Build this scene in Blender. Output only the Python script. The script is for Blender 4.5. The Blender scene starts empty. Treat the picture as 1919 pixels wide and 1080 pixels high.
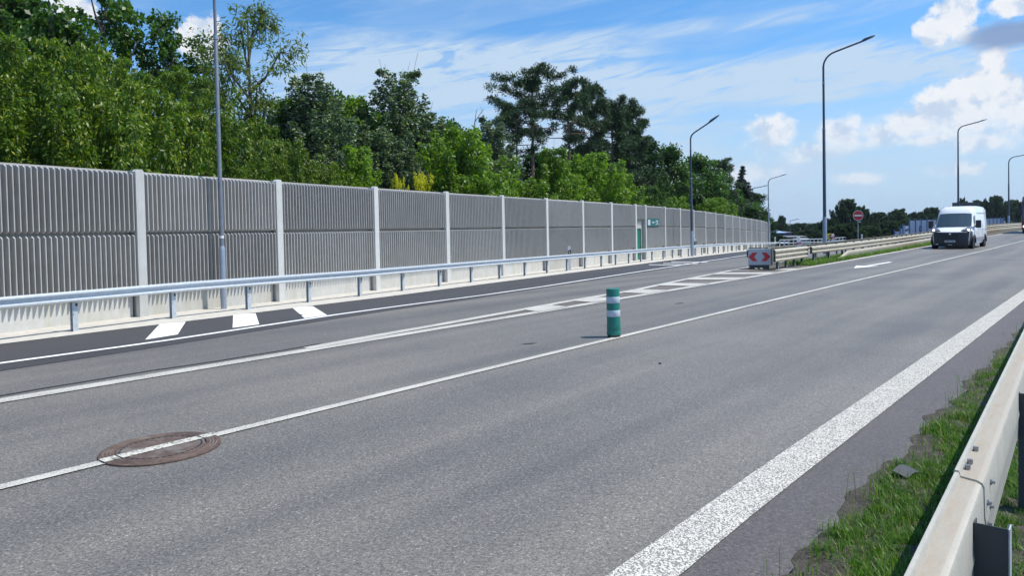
import bpy, math, random
import numpy as np
sc = bpy.context.scene
COL = sc.collection
rng = np.random.default_rng(7)
random.seed(7)

# ------------------------------------------------------------------ camera
F, PITCH, ROLL, PY, CH = 1350.0, math.atan(35 / 1350), 0.020, 466.0, 1.7
PW, PH = 1919, 1080
cp, sp = math.cos(PITCH), math.sin(PITCH)
_up0 = np.array([0, sp, cp]); _r0 = np.array([1.0, 0, 0]); FW = np.array([0, cp, -sp])
UPV = _up0 * math.cos(ROLL) + _r0 * math.sin(ROLL)
RV = _r0 * math.cos(ROLL) - _up0 * math.sin(ROLL)
from mathutils import Matrix, Vector
cd = bpy.data.cameras.new("camera")
cam = bpy.data.objects.new("camera", cd)
COL.objects.link(cam)
cam.matrix_world = Matrix(((RV[0], UPV[0], -FW[0], 0), (RV[1], UPV[1], -FW[1], 0), (RV[2], UPV[2], -FW[2], CH), (0, 0, 0, 1)))
cd.sensor_width = 36; cd.lens = 36 * F / PW
cd.shift_y = -(PH / 2 - PY) / PW
cd.clip_start = 0.05; cd.clip_end = 8000
sc.camera = cam

def lin(c):
    return tuple(((v / 255) / 12.92 if v / 255 <= 0.04045 else ((v / 255 + 0.055) / 1.055) ** 2.4) for v in c)

def ray(x, y):
    d = FW * F + RV * (x - PW / 2) - UPV * (y - PY)
    return d / np.linalg.norm(d)

# ------------------------------------------------------------------ light
SUN_EL, SUN_AZ = math.radians(61), math.radians(-3)      # azimuth measured from +X towards +Y
sd = np.array([math.cos(SUN_EL) * math.cos(SUN_AZ), math.cos(SUN_EL) * math.sin(SUN_AZ), math.sin(SUN_EL)])
ld = bpy.data.lights.new("sun", 'SUN'); ld.energy = 4.6; ld.angle = math.radians(0.55); ld.color = (1.0, 0.945, 0.86)
sun = bpy.data.objects.new("sun", ld); COL.objects.link(sun)
sun.rotation_euler = Vector(sd).to_track_quat('Z', 'Y').to_euler()
sc.view_settings.view_transform = 'Standard'; sc.view_settings.look = 'None'
sc.view_settings.exposure = 0.22; sc.view_settings.gamma = 1

# ------------------------------------------------------------------ node helpers
class NT:
    def __init__(s, tree):
        s.t = tree; s.n = tree.nodes; s.l = tree.links
    def node(s, typ, ins=None, **kw):
        n = s.n.new(typ)
        for k, v in kw.items(): setattr(n, k, v)
        if ins:
            for k, v in ins.items(): s.set(n.inputs[k], v)
        return n
    def set(s, sock, v):
        if isinstance(v, bpy.types.NodeSocket): s.l.new(v, sock)
        else:
            if hasattr(sock.default_value, '__len__') and hasattr(v, '__len__') and len(sock.default_value) == 4 and len(v) == 3: v = (*v, 1)
            sock.default_value = v
    def math(s, op, a, b=0.0, c=None, clamp=False):
        n = s.node('ShaderNodeMath', operation=op, use_clamp=clamp)
        s.set(n.inputs[0], a); s.set(n.inputs[1], b)
        if c is not None: s.set(n.inputs[2], c)
        return n.outputs[0]
    def vm(s, op, a, b=(0, 0, 0)):
        n = s.node('ShaderNodeVectorMath', operation=op)
        s.set(n.inputs[0], a); s.set(n.inputs[1], b)
        return n.outputs[1] if op in ('LENGTH', 'DOT_PRODUCT') else n.outputs[0]
    def mix(s, f, a, b, mode='MIX'):
        n = s.node('ShaderNodeMix', data_type='RGBA', blend_type=mode, clamp_factor=True)
        s.set(n.inputs[0], f); s.set(n.inputs[6], a); s.set(n.inputs[7], b)
        return n.outputs[2]
    def noise(s, vec, scale, detail=4, rough=0.55, dist=0.0, dim='3D'):
        n = s.node('ShaderNodeTexNoise', noise_dimensions=dim)
        if vec is not None: s.l.new(vec, n.inputs['Vector'])
        n.inputs['Scale'].default_value = scale; n.inputs['Detail'].default_value = detail
        n.inputs['Roughness'].default_value = rough; n.inputs['Distortion'].default_value = dist
        return n.outputs['Fac']
    def ramp(s, f, stops, interp='LINEAR'):
        n = s.node('ShaderNodeValToRGB'); cr = n.color_ramp; cr.interpolation = interp
        while len(cr.elements) > 1: cr.elements.remove(cr.elements[-1])
        cr.elements[0].position = stops[0][0]
        for i, (p, c) in enumerate(stops):
            e = cr.elements[0] if i == 0 else cr.elements.new(p)
            e.color = (c, c, c, 1) if not hasattr(c, '__len__') else (*c, 1)
        s.l.new(f, n.inputs[0]); return n.outputs[0]
    def maprange(s, v, a, b, c=0.0, d=1.0, smooth=False):
        n = s.node('ShaderNodeMapRange', interpolation_type='SMOOTHSTEP' if smooth else 'LINEAR')
        for i, k in enumerate((v, a, b, c, d)): s.set(n.inputs[i], k)
        return n.outputs[0]

# ------------------------------------------------------------------ world
w = bpy.data.worlds.new("World"); sc.world = w; w.use_nodes = True
T = NT(w.node_tree); T.n.clear()
sky = T.node('ShaderNodeTexSky', sky_type='NISHITA', sun_disc=False)
sky.sun_elevation = SUN_EL; sky.sun_rotation = math.pi / 2 - SUN_AZ
sky.air_density = 1.0; sky.dust_density = 0.6; sky.ozone_density = 2.2
tc = T.node('ShaderNodeTexCoord'); dirv = T.vm('NORMALIZE', tc.outputs['Generated'])
sep = T.node('ShaderNodeSeparateXYZ', {0: dirv})
az = T.math('MULTIPLY', T.math('ARCTAN2', sep.outputs[0], sep.outputs[1]), 57.2958)
el = T.math('MULTIPLY', T.math('ARCSINE', sep.outputs[2]), 57.2958)
ae = T.node('ShaderNodeCombineXYZ', {0: az, 1: el}).outputs[0]
def azel(x, y):
    d = ray(x, y); return math.degrees(math.atan2(d[0], d[1])), math.degrees(math.asin(d[2]))
sep2 = T.node('ShaderNodeSeparateXYZ', {0: ae})
# veil of cirrus: long streaks that rise to the right
rot = T.node('ShaderNodeVectorRotate', {'Vector': ae, 'Angle': math.radians(-9)}, rotation_type='Z_AXIS').outputs[0]
st1 = T.vm('MULTIPLY', rot, (0.045, 0.30, 1)); st2 = T.vm('MULTIPLY', rot, (0.16, 1.1, 1))
n1 = T.noise(T.vm('ADD', st1, (3.1, 7.3, 0)), 1.0, 5, 0.55, 0.6)
n2 = T.noise(T.vm('ADD', st2, (9.0, 1.3, 0)), 1.0, 6, 0.6, 0.9)
def band(x0, y0, x1, y1, hw):                     # soft streak between two sky directions
    a = azel(x0, y0); b = azel(x1, y1)
    dx, dy = b[0] - a[0], b[1] - a[1]; L = math.hypot(dx, dy); ux, uy = dx / L, dy / L
    rel = T.vm('SUBTRACT', ae, (a[0], a[1], 0))
    al = T.vm('DOT_PRODUCT', rel, (ux, uy, 0)); ac = T.vm('DOT_PRODUCT', rel, (-uy, ux, 0))
    q = T.math('DIVIDE', ac, hw); g = T.math('SUBTRACT', 1.0, T.math('MULTIPLY', q, q), clamp=True)
    e1 = T.maprange(al, -6.0, 4.0, smooth=True); e2 = T.maprange(al, L + 6.0, L - 4.0, smooth=True)
    return T.math('MULTIPLY', g, T.math('MULTIPLY', e1, e2))
bands = [(560, 165, 1150, 120, 3.0, 0.85), (600, 80, 900, 100, 1.6, 0.45), (1050, 180, 1650, 120, 2.2, 0.6), (1500, 150, 1900, 90, 2.0, 0.6), (600, 330, 1250, 250, 2.8, 0.35), (700, 240, 1200, 215, 1.0, 0.22), (1200, 60, 1650, 5, 0.7, 0.25)]
acc = None
for x0, y0, x1, y1, hw, k in bands:
    g = T.math('MULTIPLY', band(x0, y0, x1, y1, hw), k)
    acc = g if acc is None else T.math('ADD', acc, g)
cir = T.math('ADD', T.math('MULTIPLY', acc, T.maprange(n2, 0.36, 0.60, 0.35, 1.9)), T.maprange(n1, 0.45, 0.8, 0.0, 0.38))
cir = T.math('ADD', cir, T.maprange(n2, 0.5, 0.85, 0, 0.28))
haze = T.maprange(sep2.outputs[1], 14.0, 2.0, 0.0, 0.88, smooth=True)
cir = T.math('ADD', cir, haze, clamp=True)
# cumulus: lumpy clouds centred on the directions where they stand
blobs = [(1705, 235, 78, 38), (1775, 205, 92, 52), (1845, 160, 80, 52), (1740, 262, 70, 16), (1810, 215, 90, 50), (1865, 120, 44, 34), (1885, 170, 50, 60), (1872, 105, 36, 26), (1790, 20, 55, 60), (1745, 60, 36, 34), (1900, 8, 60, 30), (1445, 252, 52, 40), (1575, 250, 48, 36), (1520, 285, 60, 22), (1610, 335, 50, 13), (1830, 270, 70, 22), (1800, 318, 60, 17), (375, 70, 55, 45), (130, 10, 60, 30), (1330, 330, 120, 20), (1900, 200, 40, 60),(1650,250,40,30)]
lump = T.noise(T.vm('ADD', ae, (2.0, 5.0, 0)), 0.42, 7, 0.62, 0.25)
lump2 = T.noise(T.vm('ADD', T.vm('MULTIPLY', ae, (1, 1.2, 1)), (11.0, 3.0, 2.0)), 1.3, 5, 0.6, 0.1)
def blobfield(off):
    m = None
    src = T.vm('ADD', ae, off)
    for x, y, rx, ry in blobs:
        a, e = azel(x, y); k = math.degrees(1 / F) * math.cos(math.radians(a)) ** 2
        v = T.vm('MULTIPLY', T.vm('SUBTRACT', src, (a, e, 0)), (1 / (rx * k), 1 / (ry * k * 1.1), 0))
        d = T.vm('LENGTH', v)
        m = d if m is None else T.node('ShaderNodeMath', {0: m, 1: d, 2: 0.35}, operation='SMOOTH_MIN').outputs[0]
    return m
bf = blobfield((0, 0, 0))
nz = T.math('ADD', T.math('MULTIPLY', T.math('SUBTRACT', lump, 0.5), 1.5), T.math('MULTIPLY', T.math('SUBTRACT', lump2, 0.5), 0.9))
dens = T.math('SUBTRACT', T.math('ADD', nz, 1.0), bf)
cum = T.math('MULTIPLY', T.maprange(dens, T.maprange(sep2.outputs[1], 5, 9, -.3, .0), T.maprange(sep2.outputs[1], 5, 9, .8, .38), smooth=True), T.maprange(sep2.outputs[1], 2.0, 8.0, 0.62, 1.0))
lumpS = T.noise(T.vm('ADD', ae, (2.0 + 0.9, 5.0 + 0.9, 0)), 0.42, 7, 0.62, 0.25)
relief = T.math('SUBTRACT', lump, lumpS)
shade = T.maprange(T.math('ADD', T.math('MULTIPLY', relief, 5.0), T.math('MULTIPLY', T.math('SUBTRACT', lump2, 0.5), 0.9)), -0.75, 0.35, smooth=True)
core = T.maprange(dens, 0.5, 1.6, 1.0, 0.72)
# one thick grey belly at the upper right
ga, ge = azel(1885, 65)
gk = math.degrees(1 / F) * math.cos(math.radians(ga)) ** 2
gd = T.vm('LENGTH', T.vm('MULTIPLY', T.vm('SUBTRACT', ae, (ga, ge, 0)), (1 / (85 * gk), 1 / (34 * gk), 0)))
grey = T.maprange(T.math('ADD', gd, T.math('MULTIPLY', nz, -0.35)), 1.25, 0.45, smooth=True)
CW = [v * 8.6 for v in lin((247, 248, 250))]; CD = [v * 8.6 for v in lin((203, 218, 238))]; CG = [v * 8.6 for v in lin((136, 160, 200))]
VE = [v * 8.6 for v in lin((198, 220, 242))]
skyc = T.mix(1.0, sky.outputs[0], (0.66, 1.17, 1.55), 'MULTIPLY')
c = T.mix(T.math('MULTIPLY', cir, 0.95), skyc, VE)
ccol = T.mix(T.math('MULTIPLY', shade, core), CD, CW)
c = T.mix(T.math('MULTIPLY', cum, 0.95), c, ccol)
c = T.mix(T.math('MULTIPLY', grey, 0.9), c, CG)
bg = T.node('ShaderNodeBackground', {0: c, 1: 0.10})
T.l.new(bg.outputs[0], T.node('ShaderNodeOutputWorld').inputs[0])

# ------------------------------------------------------------------ ground shape
AA = math.atan(.83); U = np.array([math.sin(AA), math.cos(AA)]); N = np.array([-U[1], U[0]])
ZY = [-50, 15, 20, 30, 36, 46, 60, 75, 90, 120, 200, 400, 1500]; ZZ = [0, 0, -.09, -.18, -.24, -.33, -.55, -.85, -1.25, -1.9, -3.2, -5, -5]
TS = [-50, 40, 67, 90, 120, 160, 250, 600]; TT = [9.6, 10.4, 11.3, 12.2, 12.8, 13, 13, 13]
RS = [-50, 30, 50, 65, 80, 100, 130, 200, 600]; RZ = [0, 0, .05, .12, .22, .40, .52, .6, .6]
def ss(a, b, x):
    k = np.clip((x - a) / (b - a), 0, 1); return k * k * (3 - 2 * k)
def zg(x, y):
    x = np.asarray(x, float); y = np.asarray(y, float)
    s = x * U[0] + y * U[1]; t = x * N[0] + y * N[1]; t0 = np.interp(s, TS, TT)
    zr = np.interp(s, RS, RZ) - ss(170, 700, s) * 6
    side = -0.05 * ss(0.6, 0.0, t) - 1.2 * ss(-1.0, -8, t)
    return np.interp(y, ZY, ZZ) * ss(0, 3.9, t - t0) + zr * (1 - ss(0, 3.9, t - t0)) + side
def G(px, py, dz=0.0):
    d = ray(px, py); k = 1.7 / -d[2]
    for i in range(80):
        P = np.array([0, 0, CH]) + d * k
        k = k * .5 + .5 * (float(zg(P[0], P[1])) - CH) / d[2]
    return np.array([P[0], P[1], P[2] + dz])
def ST(s, t, dz=0.0):
    x = s * U[0] + t * N[0]; y = s * U[1] + t * N[1]
    return np.array([x, y, float(zg(x, y)) + dz])

# ------------------------------------------------------------------ mesh helpers
class MB:
    def __init__(s): s.v = []; s.f = []
    def add(s, vs, fs):
        o = len(s.v); s.v += [tuple(map(float, q)) for q in vs]; s.f += [tuple(i + o for i in f) for f in fs]; return s
    def quad(s, a, b, c, d): return s.add([a, b, c, d], [(0, 1, 2, 3)])
    def box(s, x0, y0, z0, x1, y1, z1, M=None):
        vs = [(x, y, z) for z in (z0, z1) for (x, y) in ((x0, y0), (x1, y0), (x1, y1), (x0, y1))]
        if M is not None: vs = [tuple(M @ Vector(q)) for q in vs]
        return s.add(vs, [(3, 2, 1, 0), (4, 5, 6, 7), (0, 1, 5, 4), (1, 2, 6, 5), (2, 3, 7, 6), (3, 0, 4, 7)])
    def tube(s, pts, rad, n=8, caps=True):
        pts = [np.array(p, float) for p in pts]; rings = []
        if not hasattr(rad, '__len__'): rad = [rad] * len(pts)
        prev = None
        for i, p in enumerate(pts):
            d = pts[min(i + 1, len(pts) - 1)] - pts[max(i - 1, 0)]; d = d / (np.linalg.norm(d) + 1e-9)
            if prev is None:
                a = np.cross(d, [0, 0, 1.0]);
                if np.linalg.norm(a) < .1: a = np.cross(d, [1.0, 0, 0])
            else: a = prev - d * (prev @ d)
            a /= np.linalg.norm(a); prev = a; b = np.cross(d, a)
            rings.append([p + rad[i] * (math.cos(q) * a + math.sin(q) * b) for q in [2 * math.pi * k / n for k in range(n)]])
        vs = [q for r in rings for q in r]; fs = []
        for i in range(len(pts) - 1):
            for k in range(n):
                fs.append((i * n + k, i * n + (k + 1) % n, (i + 1) * n + (k + 1) % n, (i + 1) * n + k))
        if caps: fs += [tuple(reversed(range(n))), tuple((len(pts) - 1) * n + k for k in range(n))]
        return s.add(vs, fs)
    def lathe(s, prof, n=24, c=(0, 0, 0)):
        vs = []; fs = []
        for r, z in prof:
            for k in range(n):
                q = 2 * math.pi * k / n; vs.append((c[0] + r * math.cos(q), c[1] + r * math.sin(q), c[2] + z))
        for i in range(len(prof) - 1):
            for k in range(n): fs.append((i * n + k, i * n + (k + 1) % n, (i + 1) * n + (k + 1) % n, (i + 1) * n + k))
        fs += [tuple(reversed(range(n))), tuple((len(prof) - 1) * n + k for k in range(n))]
        return s.add(vs, fs)
    def sweep(s, path, prof, closed=True):
        """path: list of (pos3, out2) ; prof: list of (out, z)."""
        n = len(prof); vs = []; fs = []
        for p, o in path:
            for a, z in prof: vs.append((p[0] + o[0] * a, p[1] + o[1] * a, p[2] + z))
        m = n if closed else n - 1
        for i in range(len(path) - 1):
            for k in range(m): fs.append((i * n + k, (i + 1) * n + k, (i + 1) * n + (k + 1) % n, i * n + (k + 1) % n))
        if closed: fs += [tuple(range(n)), tuple(reversed([(len(path) - 1) * n + k for k in range(n)]))]
        return s.add(vs, fs)
    def prism(s, poly, y0, y1, M=None):
        """poly in (x,z), extruded along y."""
        n = len(poly); vs = [(x, y0, z) for x, z in poly] + [(x, y1, z) for x, z in poly]
        if M is not None: vs = [tuple(M @ Vector(q)) for q in vs]
        fs = [tuple(range(n)), tuple(reversed(range(n, 2 * n)))] + [(k, k + n, (k + 1) % n + n, (k + 1) % n) for k in range(n)]
        return s.add(vs, fs)
    def build(s, name, mat, parent=None, smooth=False, loc=None, bevel=0):
        me = bpy.data.meshes.new(name); me.from_pydata(s.v, [], s.f); me.validate(); me.update()
        if smooth: me.polygons.foreach_set('use_smooth', [True] * len(me.polygons)); me.set_sharp_from_angle(angle=math.radians(38))
        me.materials.append(mat)
        o = bpy.data.objects.new(name, me); COL.objects.link(o)
        if parent is not None: o.parent = parent
        if loc is not None: o.location = loc
        if bevel:
            b = o.modifiers.new('bevel', 'BEVEL'); b.width = bevel; b.segments = 2; b.limit_method = 'ANGLE'
        return o
def tag(o, label=None, cat=None, group=None, kind=None):
    if label: o['label'] = label
    if cat: o['category'] = cat
    if group: o['group'] = group
    if kind: o['kind'] = kind
    return o
def empty(name, loc=(0, 0, 0), rz=0.0, label=None, cat=None, group=None):
    o = bpy.data.objects.new(name, None); COL.objects.link(o); o.location = loc; o.rotation_euler = (0, 0, rz)
    o.empty_display_size = .1
    return tag(o, label, cat, group)
def copy_tree(o, parent=None):
    c = o.copy(); COL.objects.link(c); c.parent = parent
    for ch in o.children: copy_tree(ch, c)
    return c

# ------------------------------------------------------------------ materials
def mat(name, col, rough=0.6, metal=0.0, spec=0.5, var=0.0, vscale=3.0, bump=0.0, bscale=60.0, coords='Object', stain=None, coat=0.0, vstretch=(1, 1, 1)):
    m = bpy.data.materials.new(name); m.use_nodes = True; t = NT(m.node_tree)
    b = t.n['Principled BSDF']; b.inputs['Roughness'].default_value = rough; b.inputs['Metallic'].default_value = metal
    b.inputs['Specular IOR Level'].default_value = spec; b.inputs['Coat Weight'].default_value = coat
    cc = t.node('ShaderNodeTexCoord').outputs[coords]
    cc = t.vm('MULTIPLY', cc, vstretch)
    colr = None
    if var:
        n = t.noise(cc, vscale, 6, 0.6)
        colr = t.mix(t.maprange(n, 0.3, 0.7), tuple(v * (1 - var) for v in col), tuple(min(1, v * (1 + var)) for v in col))
    if stain:
        scol, sc_, lo, hi = stain
        n = t.noise(cc, sc_, 5, 0.6); colr = t.mix(t.maprange(n, lo, hi), colr if colr else (*col, 1), scol)
    if colr is not None: t.l.new(colr, b.inputs['Base Color'])
    else: b.inputs['Base Color'].default_value = (*col, 1)
    if bump:
        n = t.noise(cc, bscale, 3, 0.6); bp = t.node('ShaderNodeBump', {'Height': n, 'Strength': bump, 'Distance': 0.01}); t.l.new(bp.outputs[0], b.inputs['Normal'])
    return m

def asphalt(name, dark, light, speck=0.5, tintscale=0.35):
    m = bpy.data.materials.new(name); m.use_nodes = True; t = NT(m.node_tree); b = t.n['Principled BSDF']
    cc = t.node('ShaderNodeTexCoord').outputs['Object']
    big = t.noise(t.node('ShaderNodeVectorRotate', {'Vector': cc, 'Angle': AA}, rotation_type='Z_AXIS').outputs[0], tintscale, 5, 0.6)
    st = t.vm('MULTIPLY', t.node('ShaderNodeVectorRotate', {'Vector': cc, 'Angle': AA}, rotation_type='Z_AXIS').outputs[0], (1.1, 0.05, 1))
    lanes = t.noise(st, 1.0, 3, 0.5)
    base = t.mix(t.maprange(t.math('ADD', t.math('MULTIPLY', big, 0.42), t.math('MULTIPLY', lanes, 0.72)), 0.44, 0.70), dark, light)
    vor = t.node('ShaderNodeTexVoronoi', {'Vector': cc, 'Scale': 105.0}, feature='F1')
    cellv = t.node('ShaderNodeSeparateColor', {0: vor.outputs['Color']}).outputs[0]
    agg = t.ramp(cellv, [(0, 0.45), (0.3, 0.76), (0.6, 1.0), (0.85, 1.22), (0.97, 1.45), (0.99, 2.2), (1.0, 2.3)])
    med = t.noise(cc, 42.0, 3, 0.7)
    base = t.mix(1.0, base, t.ramp(med, [(0.25, 0.66), (0.5, 1.0), (0.75, 1.34)]), 'MULTIPLY')
    fine = t.noise(cc, 320.0, 2, 0.6)
    mul = t.mix(speck, (1, 1, 1), agg)
    colr = t.mix(1.0, base, mul, 'MULTIPLY')
    colr = t.mix(t.maprange(fine, 0.3, 0.7, 0.0, 0.25), colr, (0.03, 0.03, 0.03))
    t.l.new(colr, b.inputs['Base Color']); b.inputs['Roughness'].default_value = 0.62; b.inputs['Specular IOR Level'].default_value = 0.5
    h = t.math('ADD', t.math('MULTIPLY', vor.outputs['Distance'], -0.7), t.math('MULTIPLY', fine, 0.35))
    bp = t.node('ShaderNodeBump', {'Height': h, 'Strength': 0.6, 'Distance': 0.006}); t.l.new(bp.outputs[0], b.inputs['Normal'])
    return m
def paint(name, col, wear=0.45, scale=70.0):
    m = bpy.data.materials.new(name); m.use_nodes = True; t = NT(m.node_tree); b = t.n['Principled BSDF']
    cc = t.node('ShaderNodeTexCoord').outputs['Object']
    n = t.noise(cc, scale, 4, 0.65); n2 = t.noise(cc, 1.3, 4, 0.6)
    f = t.maprange(t.math('ADD', n, t.math('MULTIPLY', n2, 0.25)), wear + 0.02, wear + 0.12)
    c2 = t.mix(t.maprange(n2, 0.3, 0.7), tuple(v * 0.86 for v in col), col)
    t.l.new(t.mix(f, (0.13, 0.13, 0.125), c2), b.inputs['Base Color']); b.inputs['Roughness'].default_value = 0.7
    bp = t.node('ShaderNodeBump', {'Height': n, 'Strength': 0.5, 'Distance': 0.006}); t.l.new(bp.outputs[0], b.inputs['Normal'])
    return m
def ribbed_paint(name):
    m = bpy.data.materials.new(name); m.use_nodes = True; t = NT(m.node_tree); b = t.n['Principled BSDF']
    cc = t.node('ShaderNodeTexCoord').outputs['Object']
    v = t.node('ShaderNodeTexVoronoi', {'Vector': t.vm('ADD', cc, t.vm('MULTIPLY', t.node('ShaderNodeTexNoise', {'Vector': cc, 'Scale': 60.0}).outputs[1], (0.02, 0.02, 0))), 'Scale': 88.0}, feature='F1')
    vn = t.noise(cc, 8, 3, 0.6)
    f = t.maprange(t.math('ADD', v.outputs['Distance'], t.math('MULTIPLY', vn, 0.30)), 0.66, 0.84)
    t.l.new(t.mix(f, (0.60, 0.58, 0.52), (0.22, 0.215, 0.20)), b.inputs['Base Color']); b.inputs['Roughness'].default_value = 0.7
    bp = t.node('ShaderNodeBump', {'Height': t.math('SUBTRACT', 1.0, f), 'Strength': 0.8, 'Distance': 0.006}); t.l.new(bp.outputs[0], b.inputs['Normal'])
    return m
def leafmat(name, c1, c2, c3=None, trans=0.35, rough=0.45, spec=0.4):
    m = bpy.data.materials.new(name); m.use_nodes = True; t = NT(m.node_tree); b = t.n['Principled BSDF']
    g = t.node('ShaderNodeNewGeometry').outputs['Random Per Island']; oi = t.node('ShaderNodeObjectInfo').outputs['Random']
    cc = t.node('ShaderNodeTexCoord').outputs['Object']; n = t.noise(cc, 0.9, 3, 0.6)
    col = t.mix(t.maprange(t.math('ADD', t.math('MULTIPLY', g, 0.6), t.math('MULTIPLY', n, 0.9)), 0.35, 1.05), c1, c2)
    if c3: col = t.mix(t.maprange(g, 0.80, 0.96), col, c3)
    col = t.mix(t.math('MULTIPLY', oi, 0.3), col, tuple(v * 0.6 for v in c1))
    t.l.new(col, b.inputs['Base Color']); b.inputs['Roughness'].default_value = rough; b.inputs['Specular IOR Level'].default_value = spec
    tr = t.node('ShaderNodeBsdfTranslucent'); t.l.new(t.mix(1.0, col, (1.5, 1.7, 0.6), 'MULTIPLY'), tr.inputs[0])
    mx = t.node('ShaderNodeMixShader', {0: trans}); t.l.new(b.outputs[0], mx.inputs[1]); t.l.new(tr.outputs[0], mx.inputs[2])
    t.l.new(mx.outputs[0], t.n['Material Output'].inputs[0]); return m

M = {}
M['asphalt'] = asphalt('asphalt', (0.130, 0.126, 0.120), (0.214, 0.200, 0.176), 0.8)
M['newasphalt'] = asphalt('new_asphalt', (0.048, 0.047, 0.049), (0.064, 0.062, 0.064), 0.3)
M['shoulder'] = asphalt('shoulder_asphalt', (0.092, 0.084, 0.083), (0.125, 0.112, 0.106), 0.6, 0.8)
M['seal_and_marks'] = mat('seal_and_marks', (0.045, 0.045, 0.05), 0.6)
M['paint'] = paint('old_white_paint', (0.54, 0.525, 0.47), 0.47)
M['paintnew'] = paint('new_white_paint', (0.82, 0.82, 0.80), 0.22)
M['ribpaint'] = ribbed_paint('worn_thermoplastic')
M['concrete'] = mat('concrete', (0.60, 0.585, 0.53), 0.85, var=0.10, vscale=2.5, bump=0.25, bscale=40, stain=((0.50, 0.46, 0.35), 0.7, 0.55, 0.82))
M['post'] = mat('post_concrete', (0.60, 0.60, 0.57), 0.8, var=0.07, vscale=3, bump=0.15, bscale=30, stain=((0.42, 0.42, 0.38), 1.5, 0.62, 0.8))
def wallmat(name, c0, c1, stain, bump=.3, amt=.5):
    m = bpy.data.materials.new(name); m.use_nodes = True; t = NT(m.node_tree); b = t.n['Principled BSDF']
    cc = t.node('ShaderNodeTexCoord').outputs['Object']; rnd = t.node('ShaderNodeObjectInfo').outputs['Random']
    sh = t.vm('ADD', cc, t.node('ShaderNodeCombineXYZ', {0: t.math('MULTIPLY', rnd, 37.0), 1: rnd, 2: t.math('MULTIPLY', rnd, 11.0)}).outputs[0])
    n = t.noise(sh, 5, 6, .6); st = t.noise(t.vm('MULTIPLY', sh, (5.0, 1, .45)), 1.0, 5, .6); big = t.noise(sh, .8, 4, .6)
    c = t.mix(t.maprange(n, .3, .7), c0, c1)
    c = t.mix(t.math('MULTIPLY', t.maprange(t.math('ADD', t.math('MULTIPLY', st, .6), t.math('MULTIPLY', big, .5)), .52, .74), amt), c, stain)
    k = t.maprange(rnd, 0, 1, .88, 1.10); c = t.mix(1.0, c, t.node('ShaderNodeCombineColor', {0: k, 1: k, 2: k}).outputs[0], 'MULTIPLY')
    t.l.new(c, b.inputs['Base Color']); b.inputs['Roughness'].default_value = .9
    bp = t.node('ShaderNodeBump', {'Height': t.noise(cc, 70, 3, .6), 'Strength': bump, 'Distance': 0.01}); t.l.new(bp.outputs[0], b.inputs['Normal']); return m
M['ribs'] = wallmat('rib_concrete', (0.40, 0.388, 0.36), (0.46, 0.447, 0.42), (0.32, 0.305, 0.275))
M['concrete'] = wallmat('plinth_concrete', (0.47, 0.47, 0.44), (0.55, 0.545, 0.515), (0.42, 0.39, 0.29), .2, .8)
M['post'] = wallmat('post_concrete', (0.52, 0.525, 0.50), (0.58, 0.58, 0.56), (0.42, 0.42, 0.37), .15, .6)
M['kerb'] = mat('shoulder_concrete', (0.50, 0.475, 0.42), 0.9, var=0.14, vscale=4, bump=0.35, bscale=70, stain=((0.28, 0.25, 0.2), 3.0, 0.62, 0.75))
M['galv'] = mat('new_galvanised_steel', (0.60, 0.64, 0.67), 0.45, metal=0.35, var=0.12, vscale=14, spec=0.6)
M['galvpost'] = mat('galvanised_post', (0.46, 0.50, 0.53), 0.5, metal=0.2, var=0.15, vscale=12)
M['lamp'] = mat('lamp_steel', (0.30, 0.35, 0.42), 0.5, metal=0.4, var=0.12, vscale=6)
M['lamp1'] = mat('grey_lamp_paint', (0.19, 0.215, 0.25), 0.5, metal=0.3, var=0.15, vscale=6)
M['lampdark'] = mat('dark_lamp_paint', (0.055, 0.075, 0.11), 0.5, metal=0.2, var=0.15, vscale=5)
M['oldrail'] = mat('weathered_rail', (0.62, 0.57, 0.47), 0.62, metal=0.15, var=0.10, vscale=5, stain=((0.42, 0.34, 0.25), 2.2, 0.55, 0.8))
M['dark'] = mat('dark_steel', (0.045, 0.050, 0.056), 0.55, var=0.2, vscale=8)
M['black'] = mat('black_rubber', (0.018, 0.018, 0.02), 0.6)
M['bolt'] = mat('bolt_steel', (0.30, 0.31, 0.32), 0.4, metal=0.7, var=0.2, vscale=60)
M['green'] = mat('green_plastic', (0.012, 0.17, 0.13), 0.42, var=0.08, vscale=20)
M['door'] = mat('green_door_paint', (0.010, 0.17, 0.10), 0.4)
M['reflect'] = mat('reflective_band', (0.50, 0.56, 0.62), 0.35, var=0.05, vscale=40)
M['white'] = mat('white_plastic', (0.75, 0.75, 0.74), 0.45)
M['signgrey'] = mat('reflective_grey_sheet', (0.42, 0.46, 0.50), 0.4)
M['red'] = mat('red_sheet', (0.52, 0.03, 0.035), 0.45)
M['yellow'] = mat('yellow_sheet', (0.62, 0.62, 0.04), 0.45)
M['signgreen'] = mat('green_sign_sheet', (0.008, 0.115, 0.10), 0.45)
M['rust'] = mat('rusty_iron', (0.135, 0.095, 0.078), 0.75, metal=0.3, var=0.35, vscale=9, bump=0.6, bscale=70, stain=((0.19, 0.17, 0.15), 4.0, 0.5, 0.62))
M['rustd'] = mat('rusty_iron_ring', (0.115, 0.078, 0.062), 0.8, metal=0.2, var=0.4, vscale=14, bump=0.6, bscale=90)
M['bark'] = mat('bark', (0.075, 0.065, 0.052), 0.95, var=0.35, vscale=6, bump=0.6, bscale=25)
M['pinebark'] = mat('pine_bark', (0.20, 0.13, 0.095), 0.95, var=0.35, vscale=5, bump=0.6, bscale=20)
M['vanwhite'] = mat('white_car_paint', (0.80, 0.82, 0.84), 0.25, coat=0.6, var=0.02)
M['plasticdark'] = mat('dark_bumper_plastic', (0.022, 0.026, 0.034), 0.5)
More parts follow.
